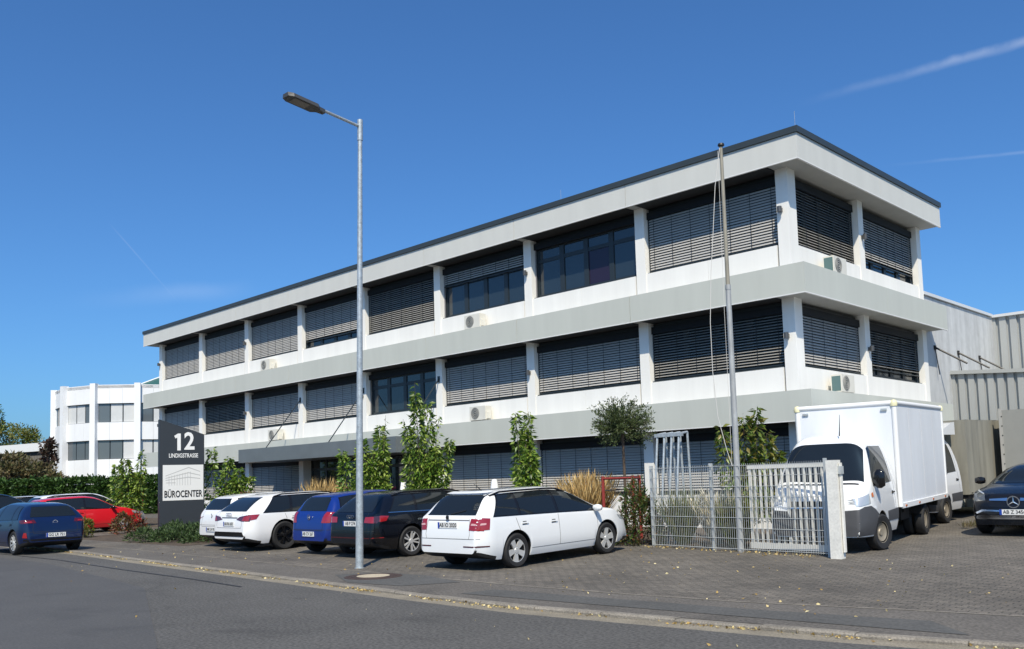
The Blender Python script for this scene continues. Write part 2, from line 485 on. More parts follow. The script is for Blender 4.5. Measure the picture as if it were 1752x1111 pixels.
# ------------------------------------------------------------------ office building
Z0B, Z0T = 2.919, 3.662
Z1B, Z1T = 6.06, 6.80
Z2B, Z2T, ZC = 9.429, 10.06, 10.221
XL, WR, D = -37.785, 9.714, 0.516
PITCHC, CW = 4.51, 0.333
colx = [-0.903 - PITCHC * k for k in range(9)]         # left edge of each column on the long face
YW = D + 0.24                                          # window plane
office = thing('office_building', 'long three-storey white office block with grey bands and dark blinds', 'office building')
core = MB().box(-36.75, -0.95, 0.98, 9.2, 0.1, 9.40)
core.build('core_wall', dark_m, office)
# slabs (soffits) behind the bands
for zb0, zt0 in ((Z0B, Z0T), (Z1B, Z1T), (Z2B, Z2T)):
    MB().box(XL + 0.03, -0.03, 0.03, WR - 0.03, zb0 + 0.012, zt0 - 0.05).build('floor_slab', soffit_m, office)
MB().box(XL + 0.03, -0.03, 0.03, WR - 0.03, Z2T - 0.04, ZC - 0.06).build('roof_deck', coping_m, office)
# band panels, one object per panel
def band_panels(zb0, zt0, mt):
    xs = [-0.0] + [-5.32 - PITCHC * k for k in range(7)] + [XL]
    for a, b in zip(xs[:-1], xs[1:]):
        x1 = a - (0.008 if a < 0 else 0.0); x0 = b + (0.008 if b > XL else 0)
        MB().box(x0, x1, 0.0, 0.03, zb0, zt0).build('band_panel', mt, office)
    ys = [0.031, 5.0, WR]
    for a, b in zip(ys[:-1], ys[1:]):
        MB().box(-0.03, 0.0, a + (0.004 if a > 1 else 0), b - (0.004 if b < WR else 0), zb0, zt0).build('band_panel', mt, office)
band_panels(Z0B, Z0T, fascia_mid_m); band_panels(Z1B, Z1T, fascia_mid_m); band_panels(Z2B, Z2T, fascia_top_m)
# drip edge (bright lower rim of the bands)
for zb0 in (Z0B, Z1B, Z2B):
    mb = MB().box(XL - 0.004, 0.006, -0.006, 0.045, zb0 - 0.028, zb0 - 0.002)
    mb.box(-0.045, 0.006, 0.0455, WR, zb0 - 0.028, zb0 - 0.002)
    mb.build('drip_edge', mat('drip_edge_white', (0.70, 0.70, 0.68), 0.5), office)
# coping
cp = MB().box(XL - 0.04, 0.045, -0.045, 0.35, Z2T + 0.006, ZC)
cp.box(-0.35, 0.045, 0.3505, WR + 0.04, Z2T + 0.006, ZC)
cp.box(XL - 0.04, -0.351, WR - 0.35, WR + 0.04, Z2T + 0.006, ZC)
cp.box(XL - 0.04, XL + 0.3, 0.351, WR - 0.351, Z2T + 0.006, ZC)
cp.build('roof_coping', coping_m, office)
for (x_, y_) in ((-0.02, 0.0), (-7.9, 0.15)):
    MB().tube([(x_, y_, ZC), (x_, y_, ZC + 0.38)], 0.005, 5).build('lightning_rod', galv_m, office)
# columns
colb = {0: (0.0, Z0B), 1: (Z0T, Z1B), 2: (Z1T, Z2B)}
def column(x0, x1, y0, y1, f):
    za, zb0 = colb[f]
    MB().box(x0, x1, y0, y1, za, zb0 + 0.012).build('column', white_wall, office)
for f in range(3):
    for k, cx in enumerate(colx):
        column(cx, cx + CW, D, D + 0.42, f)
    for (ya, yb) in ((4.70, 5.04), (9.10, 9.44)):
        column(-0.99, -0.57, ya, yb, f)

# near-black plates: shade of the recess above the windows put into the colour
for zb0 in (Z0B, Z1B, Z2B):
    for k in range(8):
        MB().box(colx[k + 1] + CW + 0.01, colx[k] - 0.01, 0.052, 0.975, zb0 - 0.02, zb0 + 0.010).build('soffit_shade_plate', dark_m, office)
SILL = {0: 1.15, 1: 4.36, 2: 7.52}
HEAD = {0: Z0B + 0.012, 1: Z1B + 0.012, 2: Z2B + 0.012}

def slats(L, z_lo, z_hi, tau, face='y', pitch=0.075, w=0.082):
    """venetian slats along local x from 0..L, hanging from z_hi to z_lo; outward = -y"""
    mb = MB(); n = max(1, int((z_hi - z_lo) / pitch))
    for i in range(n):
        zc = z_hi - (i + 0.5) * pitch
        t = tau + random.uniform(-0.03, 0.03)
        dy, dz = math.cos(t) * w / 2, math.sin(t) * w / 2
        sag = random.uniform(-0.004, 0.004)
        # outer edge low, slight crown
        o1 = (-dy, zc - dz); o2 = (dy, zc + dz)
        cx_, cz_ = -math.sin(t) * 0.008, math.cos(t) * 0.008
        mid = (cx_, zc + cz_)
        mb.poly([(0, o1[0], o1[1]), (L, o1[0], o1[1] + sag), (L, mid[0], mid[1] + sag), (0, mid[0], mid[1])])
        mb.poly([(0, mid[0], mid[1]), (L, mid[0], mid[1] + sag), (L, o2[0], o2[1] + sag), (0, o2[0], o2[1])])
    return mb

def window(x0, x1, f, drop, tau, face='long', nsash=4, mt=None, special=None, open_glass=False):
    """one window bay. drop = share of the opening the blind covers"""
    zs, zh = SILL[f], HEAD[f]
    L = x1 - x0
    if face == 'long':
        T = lambda mb: mb
        root_loc, root_rot = (x0, YW, 0), (0, 0, 0)
    else:                                   # right face: local x runs along +Y, outward is +X
        root_loc, root_rot = (-0.57 - 0.24, x0, 0), (0, 0, math.pi / 2)
    fr = MB()
    bw = 0.06
    zt_ = zh - 0.30
    fr.box(0, L, 0.02, 0.10, zs, zs + 0.09); fr.box(0, L, 0.02, 0.10, zt_ - 0.07, zh - 0.035)
    fr.box(0, bw + 0.04, 0.021, 0.099, zs + 0.09, zt_ - 0.07); fr.box(L - bw - 0.04, L, 0.021, 0.099, zs + 0.09, zt_ - 0.07)
    ztr = zs + 0.74 * (zt_ - zs)
    has_tr = special != 'simple'
    wS = (L - 2 * (bw + 0.04)) / nsash
    for i in range(1, nsash):
        xm = bw + 0.04 + wS * i
        fr.box(xm - 0.09, xm + 0.09, 0.021, 0.099, zs + 0.09, zt_ - 0.07)
    if has_tr:
        fr.box(bw + 0.04, L - bw - 0.04, 0.03, 0.098, ztr - 0.06, ztr + 0.06)
    w = fr.build('window', frame_m, office)
    w.location = root_loc; w.rotation_euler = root_rot
    for i in range(nsash):
        xa = bw + 0.04 + wS * i + (0.0905 if i else 0.001); xb = bw + 0.04 + wS * (i + 1) - (0.0905 if i < nsash - 1 else 0.001)
        gm = glass_purple_m if (special == 'purple' and i == 2) else glass_m
        MB().box(xa, xb, 0.055, 0.065, zs + 0.09, (ztr - 0.06) if has_tr else (zt_ - 0.07)).build('pane', gm, w)
        if has_tr:
            MB().box(xa, xb, 0.055, 0.065, ztr + 0.06, zt_ - 0.07).build('pane', glass_m, w)
    # sill
    MB().box(-0.01, L + 0.01, -0.13, 0.019, zs - 0.035, zs + 0.004).build('window_sill', coping_m, w)
    # blind
    hb0 = zh - 0.34
    MB().box(0.0, L, -0.10, 0.015, hb0, hb0 + 0.20).build('blind_box', mat('blind_box_black', (0.010, 0.012, 0.015), 0.6, spec=0.25), w)
    for xg in (0.012, L - 0.04):
        MB().box(xg, xg + 0.028, -0.06, -0.02, zs + 0.005, hb0).build('guide_rail', frame_m if drop > 0.5 else mat('guide_rail_alu', (0.35, 0.34, 0.35), 0.4, metal=0.5), w)
    if drop > 0:
        zlo = hb0 - (hb0 - zs - 0.03) * drop
        sl = slats(L - 0.09, zlo + 0.03, hb0 - 0.005, tau)
        s_ = sl.build('blind_slats', mt or slat_m, w, loc=(0.045, -0.04, 0)); s_['kind'] = 'stuff'
        cords = MB()
        nl = max(2, int(round(L / 0.62)))
        for i in range(nl):
            xc = 0.22 + (L - 0.44) * i / (nl - 1)
            cords.box(xc - 0.006, xc + 0.006, -0.086, -0.082, zlo + 0.03, hb0)
        c_ = cords.build('blind_cords', black_m, w); c_['kind'] = 'stuff'
        MB().box(0.045, L - 0.045, -0.075, -0.01, zlo, zlo + 0.028).build('bottom_rail', frame_m, w)
    return w

CL, OP = R(52), R(24)
top = [(1.0, R(56), slat_m, None), (0, 0, None, 'purple'), (0.30, R(54), slat_m, None), (1.0, R(40), slat_dark_m, None),
       (0.84, R(56), slat_m, None), (1.0, R(63), slat_m, None), (1.0, R(63), slat_m, None), (1.0, R(66), slat_m, None)]
mid = [(1.0, R(30), slat_dark_m, None), (1.0, R(50), slat_m, None), (1.0, R(56), slat_m, None), (0, 0, None, None),
       (1.0, R(63), slat_m, None), (1.0, R(60), slat_m, None), (1.0, R(34), slat_dark_m, None), (1.0, R(63), slat_m, None)]
low = [(1.0, R(57), slat_m, None), (1.0, R(59), slat_m, None), (1.0, R(60), slat_m, None), None, None,
       (1.0, R(52), slat_m, None), (1.0, R(54), slat_m, None), (1.0, R(56), slat_m, None)]
for f, rows in ((2, top), (1, mid), (0, low)):
    for k, rw in enumerate(rows):
        if rw is None: continue
        xa, xb = colx[k + 1] + CW + 0.002, colx[k] - 0.002
        window(xa, xb, f, rw[0], rw[1], 'long', 4, rw[2], rw[3])
for f, A, B in ((2, (1.0, R(40), slat_dark_m), (0.84, R(54), slat_m)), (1, (1.0, R(56), slat_m), (0.86, R(34), slat_dark_m)), (0, (1, R(40), slat_m), (1, R(40), slat_m))):
    window(D + 0.335, 4.698, f, A[0], A[1], 'right', 4, A[2], None)
    window(5.042, 9.098, f, B[0], B[1], 'right', 4, B[2], None)
# spandrels: two panels per bay, slightly behind the column face
for f in range(3):
    za = {0: 0.05, 1: Z0T - 0.03, 2: Z1T - 0.03}[f]; zb0 = SILL[f] - 0.036
    for k in range(8):
        if f == 0 and k in (3, 4): continue
        xa, xb = colx[k + 1] + CW + 0.004, colx[k] - 0.06
        xm = (xa + xb) / 2
        MB().box(xa, xm - 0.004, D + 0.02, D + 0.2, za, zb0).build('spandrel_panel', white_wall, office)
        MB().box(xm + 0.004, xb, D + 0.02, D + 0.2, za, zb0).build('spandrel_panel', white_wall, office)
    for (ya, yb) in ((D + 0.337, 4.698), (5.044, 9.098)):
        ym = (ya + yb) / 2
        MB().box(-0.77, -0.59, ya, ym - 0.004, za, zb0).build('spandrel_panel', white_wall, office)
        MB().box(-0.77, -0.59, ym + 0.004, yb, za, zb0).build('spandrel_panel', white_wall, office)
# entrance below the canopy: dark glazed front, doors
ent_x0, ent_x1 = colx[5] + CW + 0.004, colx[3] - 0.004
MB().box(ent_x0, ent_x1, 1.6, 1.7, 0.1, 2.9).build('entrance_back_wall', mat('entrance_dark', (0.02, 0.022, 0.025), 0.6), office)
ef = MB()
nx = 8
for i in range(nx + 1):
    xx = ent_x0 + (ent_x1 - ent_x0 - 0.08) * i / nx
    ef.box(xx, xx + 0.08, 0.9, 0.98, 0.2, 2.88)
ef.box(ent_x0, ent_x1, 0.901, 0.979, 2.3, 2.4)
entr = ef.build('entrance_front', frame_m, office)
for i in range(nx):
    xa = ent_x0 + (ent_x1 - ent_x0 - 0.08) * i / nx + 0.081; xb = ent_x0 + (ent_x1 - ent_x0 - 0.08) * (i + 1) / nx - 0.001
    MB().box(xa, xb, 0.935, 0.945, 0.2, 2.3).build('pane', glass_m, entr)
    MB().box(xa, xb, 0.935, 0.945, 2.4, 2.88).build('pane', glass_m, entr)
for xx in (-17.6, -16.4):
    MB().tube([(xx, 0.86, 0.9), (xx, 0.86, 1.9)], 0.018, 8).build('door_handle', mat('steel_bright', (0.6, 0.6, 0.6), 0.25, metal=1.0), office)
# canopy with tie rods
can_m = mat('canopy_grey', (0.13, 0.15, 0.16), 0.45, var=0.12, vscale=1.2)
can = MB().box(-24.9, -14.25, -1.5, 0.515, 2.72, 2.76)
can.box(-24.9, -14.25, -1.5, -1.44, 2.7605, 3.27); can.box(-24.9, -24.84, -1.439, -0.01, 2.7605, 3.27); can.box(-14.31, -14.25, -1.439, -0.01, 2.7605, 3.27)
can.box(-24.84, -14.31, -1.439, -0.01, 3.20, 3.24)
cano = can.build('entrance_canopy', can_m, office)
for k in (3, 4, 5):
    xr_ = colx[k] + CW / 2
    MB().tube([(xr_, D - 0.02, 5.33), (xr_, -1.2, 3.22)], 0.022, 8).build('tie_rod', frame_m, cano)
    MB().box(xr_ - 0.05, xr_ + 0.05, D - 0.03, D - 0.001, 5.22, 5.44).build('rod_bracket', frame_m, cano)

# air conditioners on the bands
ac_white = mat('ac_cream', (0.66, 0.64, 0.57), 0.5, var=0.06, vscale=3)
ac_dark = mat('ac_grille_dark', (0.06, 0.065, 0.06), 0.5)
ac_teal = mat('ac_fins', (0.09, 0.16, 0.16), 0.4)
def aircon(loc, rz, label, fan=True):
    t = thing('air_conditioner', label, 'air conditioner', loc, (0, 0, rz), 'air conditioning units on the grey bands')
    w, d, h = 0.76, 0.30, 0.52
    MB().box(0, w, -d, 0, 0.06, h).build('casing', ac_white, t)
    for xa in (0.04, w - 0.16): MB().box(xa, xa + 0.12, -d + 0.02, -0.02, 0, 0.058).build('foot_rail', ac_dark, t)
    MB().lathe([(0.0, -d - 0.006), (0.2, -d - 0.006), (0.2, -d - 0.001)], 24, 'y', (0.27, 0, 0.29)).build('fan_opening', ac_dark, t)
    gr = MB()
    for r_ in (0.05, 0.10, 0.145, 0.185):
        gr.lathe([(r_ - 0.006, -d - 0.012), (r_ + 0.006, -d - 0.012), (r_ + 0.006, -d - 0.007), (r_ - 0.006, -d - 0.007)], 24, 'y', (0.27, 0, 0.29), closed=True)
    gr.build('fan_guard', mat('ac_guard', (0.5, 0.49, 0.45), 0.5), t)
    MB().box(-0.004, -0.001, -d + 0.03, -0.03, 0.09, h - 0.04).build('side_fins', ac_teal, t)
    MB().box(w + 0.001, w + 0.06, -d + 0.06, -0.1, 0.1, 0.3).build('valve_cover', ac_white, t)
    return t
acs = [((-12.45, 0.44, Z1T - 0.02), 0, 'cream air conditioner on the middle band under the partly lowered blind'),
       ((-12.3, 0.44, Z0T - 0.02), 0, 'cream air conditioner with round fan on the lowest band near the canopy'),
       ((-25.9, 0.44, Z1T - 0.02), 0, 'cream air conditioner on the middle band near the far left end'),
       ((-25.3, 0.44, Z0T - 0.02), 0, 'cream air conditioner on the lowest band behind the canopy tie rod'),
       ((-0.44, 2.0, Z1T - 0.02), math.pi / 2, 'cream air conditioner with green fins on the side facade upper band'),
       ((-0.44, 2.05, Z0T - 0.02), math.pi / 2, 'cream air conditioner on the side facade above the box truck')]
for loc, rz, lb in acs: aircon(loc, rz, lb)
# wall lamps on the columns
lamp_m = mat('wall_lamp_grey', (0.10, 0.10, 0.10), 0.4, metal=0.5)
def wall_lamp(x, y, z, rz, label):
    t = thing('wall_lamp', label, 'wall lamp', (x, y, z), (0, 0, rz), 'small wall lamps on the columns')
    MB().box(-0.035, 0.035, -0.045, -0.001, -0.05, 0.05).build('bracket', lamp_m, t)
    MB().lathe([(0.0, 0.08), (0.06, 0.08), (0.06, -0.07), (0.0, -0.07)], 14, 'z', (0, -0.105, 0)).build('lamp_body', lamp_m, t, True)
ordn = {0: 'corner', 2: 'third', 4: 'fifth', 6: 'seventh', 8: 'farthest'}
for k in (0, 2, 4, 6, 8):
    for f, z, nm in ((2, 8.36, 'top floor'), (1, 5.1, 'middle floor')) + (((0, 2.0, 'ground floor'),) if k == 6 else ()):
        wall_lamp(colx[k] + 0.13, D, z, 0, 'small dark wall lamp on the %s %s column of the long facade' % (nm, ordn[k]))
for f, z, nm in ((2, 8.36, 'top floor'), (1, 5.1, 'middle floor')):
    wall_lamp(-0.57, 4.87, z, math.pi / 2, 'small dark wall lamp on the %s middle column of the side facade' % nm)
# ------------------------------------------------------------------ vehicles
tyre_m = mat('tyre_rubber', (0.014, 0.014, 0.015), 0.75)
rim_m = mat('alloy_silver', (0.62, 0.62, 0.61), 0.35, metal=0.45)
rim_black_m = mat('alloy_black', (0.012, 0.012, 0.013), 0.25, metal=0.3)
rim_steel_m = mat('steel_rim_dusty', (0.30, 0.26, 0.20), 0.55, metal=0.4)
cglass_m = mat('car_glass', (0.010, 0.013, 0.015), 0.03, spec=0.6)
trim_m = mat('gloss_black_trim', (0.008, 0.008, 0.009), 0.15)
chrome_m = mat('chrome', (0.75, 0.75, 0.76), 0.12, metal=1.0)
red_lamp_m = mat('tail_lamp_red', (0.28, 0.010, 0.014), 0.12, coat=1.0)
red_dark_m = mat('tail_lamp_dark_red', (0.075, 0.004, 0.008), 0.12, coat=1.0)
lamp_clear_m = mat('lamp_clear', (0.55, 0.57, 0.58), 0.1, metal=0.4, coat=1.0)
lamp_orange_m = mat('lamp_orange', (0.6, 0.14, 0.01), 0.2, coat=1.0)
plate_m = mat('plate_white', (0.72, 0.72, 0.70), 0.4)
plate_blue_m = mat('plate_blue', (0.01, 0.05, 0.33), 0.4)
ink_m = mat('ink_black', (0.01, 0.01, 0.01), 0.5)
seam_m = mat('panel_gap', (0.02, 0.02, 0.02), 0.6)
seam_light_m = mat('panel_gap_light', (0.16, 0.16, 0.165), 0.6)
def paint(name, c, **k): return mat(name, c, 0.32, coat=1.0, **k)

_wheel_cache = {}
def wheel_meshes(Rw, w, style):
    key = (Rw, w, style)
    if key in _wheel_cache: return _wheel_cache[key]
    ri = Rw * (0.70 if style != 'steel' else 0.62)
    h = w / 2
    ty = MB().lathe([(ri - 0.02, -h * 0.8), (ri, -h * 0.92), (Rw - 0.035, -h), (Rw - 0.008, -h * 0.8), (Rw, -h * 0.5), (Rw, h * 0.5), (Rw - 0.008, h * 0.8),
                     (Rw - 0.035, h), (ri, h * 0.92), (ri - 0.02, h * 0.8)], 36, 'y', closed=True)
    ty.lathe([(0, -h * 0.2), (ri, -h * 0.2)], 24, 'y')     # dark brake disc backing
    tm = ty.mesh('wheel', tyre_m, True, 40)
    rm = MB()
    yo = -h * 0.86                                          # outer face towards -y
    rm.lathe([(ri - 0.015, yo + 0.05), (ri - 0.02, yo + 0.005), (ri, yo - 0.004), (ri + 0.006, yo + 0.01), (ri + 0.004, yo + 0.06)], 36, 'y')
    def spoke(a0, wi, wo, r0, r1, yin, yout):
        ca, sa = math.cos(a0), math.sin(a0)
        def P(r, t, y): return (ca * r - sa * t, y, sa * r + ca * t)
        b = [P(r0, -wi, yin), P(r0, wi, yin), P(r1, wo, yout), P(r1, -wo, yout)]
        t = [P(r0, -wi, yin + 0.035), P(r0, wi, yin + 0.035), P(r1, wo, yout + 0.035), P(r1, -wo, yout + 0.035)]
        rm.poly(b); rm.poly([b[0], t[0], t[1], b[1]]); rm.poly([b[1], t[1], t[2], b[2]]); rm.poly([b[3], t[3], t[0], b[0]])
    if style == 'five':
        for i in range(5): spoke(R(90 + 72 * i), 0.035, 0.062, 0.03, ri - 0.012, yo + 0.012, yo + 0.004)
    elif style == 'double':
        for i in range(5):
            for s in (-1, 1): spoke(R(90 + 72 * i + s * 12), 0.013, 0.017, 0.045, ri - 0.012, yo + 0.012, yo + 0.004)
    elif style == 'blades':
        for i in range(5):
            for s in (-1, 1): spoke(R(90 + 72 * i + s * 8), 0.010, 0.018, 0.04, ri - 0.012, yo + 0.012, yo + 0.002)
    elif style == 'multi':
        for i in range(10): spoke(R(36 * i), 0.012, 0.022, 0.04, ri - 0.012, yo + 0.012, yo + 0.004)
    elif style == 'steel':
        rm.lathe([(0.0, yo + 0.035), (0.06, yo + 0.03), (0.075, yo + 0.05), (ri * 0.62, yo + 0.05), (ri * 0.8, yo + 0.02), (ri * 0.9, yo + 0.06), (ri, yo + 0.06)], 32, 'y')
    if style != 'steel':
        rm.lathe([(0.0, yo + 0.002), (0.05, yo + 0.004), (0.062, yo + 0.02), (0.062, yo + 0.05)], 20, 'y')
    mt = {'blades': rim_black_m, 'steel': rim_steel_m}.get(style, rim_m)
    me = rm.mesh('rim', mt, True, 40)
    _wheel_cache[key] = (tm, me)
    return tm, me
def add_wheel(parent, x, y, Rw, w, style, steer=0.0):
    tm, me = wheel_meshes(Rw, w, style)
    rz = 0.0 if y < 0 else math.pi
    o = link_mesh('wheel', tm, parent, (x, y, Rw), (0, random.uniform(0, 1.2), rz + steer))
    link_mesh('rim', me, o)
    return o

def crom(pts, xq):
    """monotone cubic (Fritsch-Carlson) through pts"""
    x = np.array([p[0] for p in pts], float); y = np.array([p[1] for p in pts], float)
    h = np.diff(x); d = np.diff(y) / h
    mm = np.zeros(len(x)); mm[0], mm[-1] = d[0], d[-1]
    for i in range(1, len(x) - 1):
        if d[i - 1] * d[i] > 0:
            w1, w2 = 2 * h[i] + h[i - 1], h[i] + 2 * h[i - 1]
            mm[i] = (w1 + w2) / (w1 / d[i - 1] + w2 / d[i])
    i = np.clip(np.searchsorted(x, xq) - 1, 0, len(h) - 1)
    t = (xq - x[i]) / h[i]
    return ((1 + 2 * t) * (1 - t) ** 2 * y[i] + t * (1 - t) ** 2 * h[i] * mm[i] + t * t * (3 - 2 * t) * y[i + 1] + t * t * (t - 1) * h[i] * mm[i + 1])

class Pair(list): pass
class Body:
    """car body shell lofted along x (forward +x, left +y); parts are laid onto it by ray casting"""
    def __init__(s, top, belt, W, axles, Rw, zs=0.20, lean=0.40, rtaper=0.14, ftaper=0.22, rlen=0.6, flen=0.9, ztail=0.34, znose=0.24, arch=0.055, crown=6, round_=2.6):
        s.top, s.belt, s.W, s.axles, s.Rw, s.lean = top, belt, W / 2, axles, Rw, lean
        s.xr, s.xf = top[0][0], top[-1][0]
        xs = list(np.linspace(s.xr, s.xf, 70))
        xs += list(np.linspace(s.xr, s.xr + 0.55, 26)) + list(np.linspace(s.xf - 0.3, s.xf, 14))
        Ra = Rw + arch
        for a in axles:
            xs += [a + math.cos(t) * Ra for t in np.linspace(0, math.pi, 21)]
        xs = sorted(set(round(v, 4) for v in xs if s.xr <= v <= s.xf))
        xs = [v for i, v in enumerate(xs) if i == 0 or v - xs[i - 1] > 0.004]
        s.zt = lambda x: float(crom(top, np.clip(x, s.xr, s.xf)))
        s.zb = lambda x: float(crom(belt, np.clip(x, s.xr, s.xf)))
        def wid(x):
            f = 1.0
            t = (s.xr + rlen - x) / rlen
            if t > 0: f -= rtaper * t ** 2.6
            t = (x - (s.xf - flen)) / flen
            if t > 0: f -= ftaper * t ** 2.4
            return s.W * f
        s.wid = wid
        def zsill(x):
            t1 = max(0, (s.xr + 0.5 - x) / 0.5); t2 = max(0, (x - (s.xf - 0.5)) / 0.5)
            return zs + (ztail - zs) * t1 ** 1.5 + (znose - zs) * t2 ** 1.5
        s.zsill = zsill
        NL, NU = 12, 16
        mb = MB(); rows = []
        for x in xs:
            zt = s.zt(x); zb = min(s.zb(x), zt - 0.035); W_ = wid(x)
            z0 = zsill(x); zc = z0
            for a in axles:
                dx = x - a
                if abs(dx) < Ra:
                    z0 = max(z0, Rw + math.sqrt(Ra * Ra - dx * dx))
            z0 = min(z0, zb - 0.05)
            flare = 0.0
            def side(z):
                zn = (z - zc) / (zb - zc)
                if zn < 0.42: q = 1 - 0.075 * ((0.42 - zn) / 0.42) ** 2
                else: q = 1 - 0.040 * ((zn - 0.42) / 0.58) ** 2
                return W_ * q
            Wi = W_ - 0.24
            pts = [(0, zc), (Wi, zc), (Wi, z0), (side(z0) - 0.012, z0)]
            for i in range(NL + 1):
                z = z0 + (zb - z0) * i / NL
                pts.append((side(z), z + (0.0 if i else 0.004)))
            h = zt - zb; Wb = side(zb)
            for i in range(1, NU + 1):
                th = (math.pi / 2) * i / NU
                u = math.sin(th) ** (2 / round_); k = max(0.0, math.cos(th)) ** (2 / crown)
                pts.append((max(0.0, (Wb - s.lean * h * u) * k), zb + h * u))
            rows.append([(x, -y, z) for (y, z) in pts] + [(x, y, z) for (y, z) in pts[::-1][1:]])
        n = len(rows[0])
        for r in rows: mb.v.extend(r)
        for i in range(len(rows) - 1):
            for j in range(n - 1):
                a = i * n + j
                mb.f.append((a, a + n, a + n + 1, a + 1)); mb.m.append(0)
        mb.f.append(tuple(range(n - 1))[::1]); mb.m.append(0)
        mb.f.append(tuple((len(rows) - 1) * n + j for j in range(n - 1))[::-1]); mb.m.append(0)
        s.mb, s.n = mb, n
        s.inner = set()
        for i in range(len(rows) - 1):
            for j in (0, 1, n - 3, n - 2, 2, n - 4):
                s.inner.add(i * (n - 1) + j)
        s.bvh = BVHTree.FromPolygons([Vector(v) for v in mb.v], mb.f)
    def build(s, parent, mats, rule=None):
        for i in s.inner: s.mb.m[i] = 1
        if rule:
            for i, f in enumerate(s.mb.f):
                if s.mb.m[i] == 0:
                    c = np.mean([s.mb.v[q] for q in f], axis=0)
                    s.mb.m[i] = rule(*c)
        bm = bmesh.new(); me = s.mb.mesh('body', mats, True, 38)
        bm.from_mesh(me); bmesh.ops.recalc_face_normals(bm, faces=bm.faces); bm.to_mesh(me); bm.free()
        o = link_mesh('body', me, parent)
        s.parent = parent
        return o
    def lay(s, name, polys, view, mt, off=0.004, parent=None, seg=0.07):
        """project 2D polygons on the shell. view R/L: (x,z); B/F: (y,z); T: (x,y)"""
        if isinstance(polys, Pair):
            return [s.lay(name, q, view, mt, off, parent, seg) for q in polys][0]
        if polys and not isinstance(polys[0][0], (tuple, list)): polys = [polys]
        bm = bmesh.new()
        for poly in polys:
            vs = [bm.verts.new((p[0], p[1], 0)) for p in poly]
            bm.faces.new(vs)
        bmesh.ops.triangulate(bm, faces=bm.faces[:])
        for _ in range(6):
            long_e = [e for e in bm.edges if e.calc_length() > seg]
            if not long_e: break
            bmesh.ops.subdivide_edges(bm, edges=long_e, cuts=1)
            bmesh.ops.triangulate(bm, faces=[f for f in bm.faces if len(f.verts) > 3])
        dv = {'R': Vector((0, 1, 0)), 'L': Vector((0, -1, 0)), 'B': Vector((1, 0, 0)), 'F': Vector((-1, 0, 0)), 'T': Vector((0, 0, -1))}[view]
        bad = []
        for v in bm.verts:
            a, b = v.co.x, v.co.y
            o = {'R': Vector((a, -5, b)), 'L': Vector((a, 5, b)), 'B': Vector((-6, a, b)), 'F': Vector((6, a, b)), 'T': Vector((a, b, 6))}[view]
            hit, nrm, idx, dist = s.bvh.ray_cast(o, dv)
            if hit is None: bad.append(v); continue
            if nrm.dot(dv) > 0: nrm = -nrm
            v.co = hit + nrm * off
        bmesh.ops.delete(bm, geom=bad, context='VERTS')
        bmesh.ops.recalc_face_normals(bm, faces=bm.faces)
        for f in bm.faces:
            f.smooth = True
            if f.normal.dot(dv) > 0: f.normal_flip()
        me = bpy.data.meshes.new(name); bm.to_mesh(me); bm.free(); me.materials.append(mt)
        return link_mesh(name, me, parent or s.parent)
    def line(s, name, pts, view, mt=None, w=0.010, off=0.0025, parent=None):
        polys = []
        for a, b in zip(pts[:-1], pts[1:]):
            d = Vector((b[0] - a[0], b[1] - a[1])); q = Vector((-d.y, d.x)).normalized() * w / 2
            polys.append([(a[0] - q.x, a[1] - q.y), (b[0] - q.x, b[1] - q.y), (b[0] + q.x, b[1] + q.y), (a[0] + q.x, a[1] + q.y)])
        return s.lay(name, polys, view, mt or getattr(s, 'seam', seam_m), off, parent)
    def side_windows(s, panes, sides='RL', top_gap=0.085, bot=0.015, trim=True, mt=None):
        for sd in sides:
            for pi, (xb0, xt0, xb1, xt1) in enumerate([(panes[0][0] - 0.03, panes[0][1] - 0.03, panes[-1][2] + 0.05, panes[-1][3] + 0.05)] * bool(trim) + list(panes)):
                ex = 0.018 if (trim and pi == 0) else 0.0
                n = 10; up_, lo_ = [], []
                for i in range(n + 1):
                    xt = xt0 + (xt1 - xt0) * i / n
                    up_.append((xt, max(s.zt(xt) - top_gap + ex, s.zb(xt) + bot + 0.02)))
                for i in range(n + 1):
                    xb = xb0 + (xb1 - xb0) * i / n
                    lo_.append((xb, s.zb(xb) + bot - ex))
                poly = lo_ + up_[::-1]
                s.lay('window_trim' if (trim and pi == 0) else 'side_window', poly, sd, trim_m if (trim and pi == 0) else (mt or cglass_m), 0.004 if (trim and pi == 0) else 0.008)
    def mirror(s, x, z, size=(0.13, 0.20, 0.14), mt=None, sides='RL'):
        for sd in sides:
            sg = -1 if sd == 'R' else 1
            y0 = s.wid(x) * 0.93
            mb = MB()
            prof = [(0.0, -1), (0.7, -0.9), (1.0, -0.3), (1.0, 0.3), (0.75, 0.9), (0.0, 1)]
            sx, sy, sz = size
            mb.lathe([(max(0.001, r) * 1.0, h) for r, h in prof], 14, 'y')
            mb.v = [(v[0] * sx / 2, v[1] * sy / 2, v[2] * sz / 2) for v in mb.v]
            mb.build('wing_mirror', mt or trim_m, s.parent, True, 60, loc=(x, sg * (y0 + sy / 2 + 0.02), z))
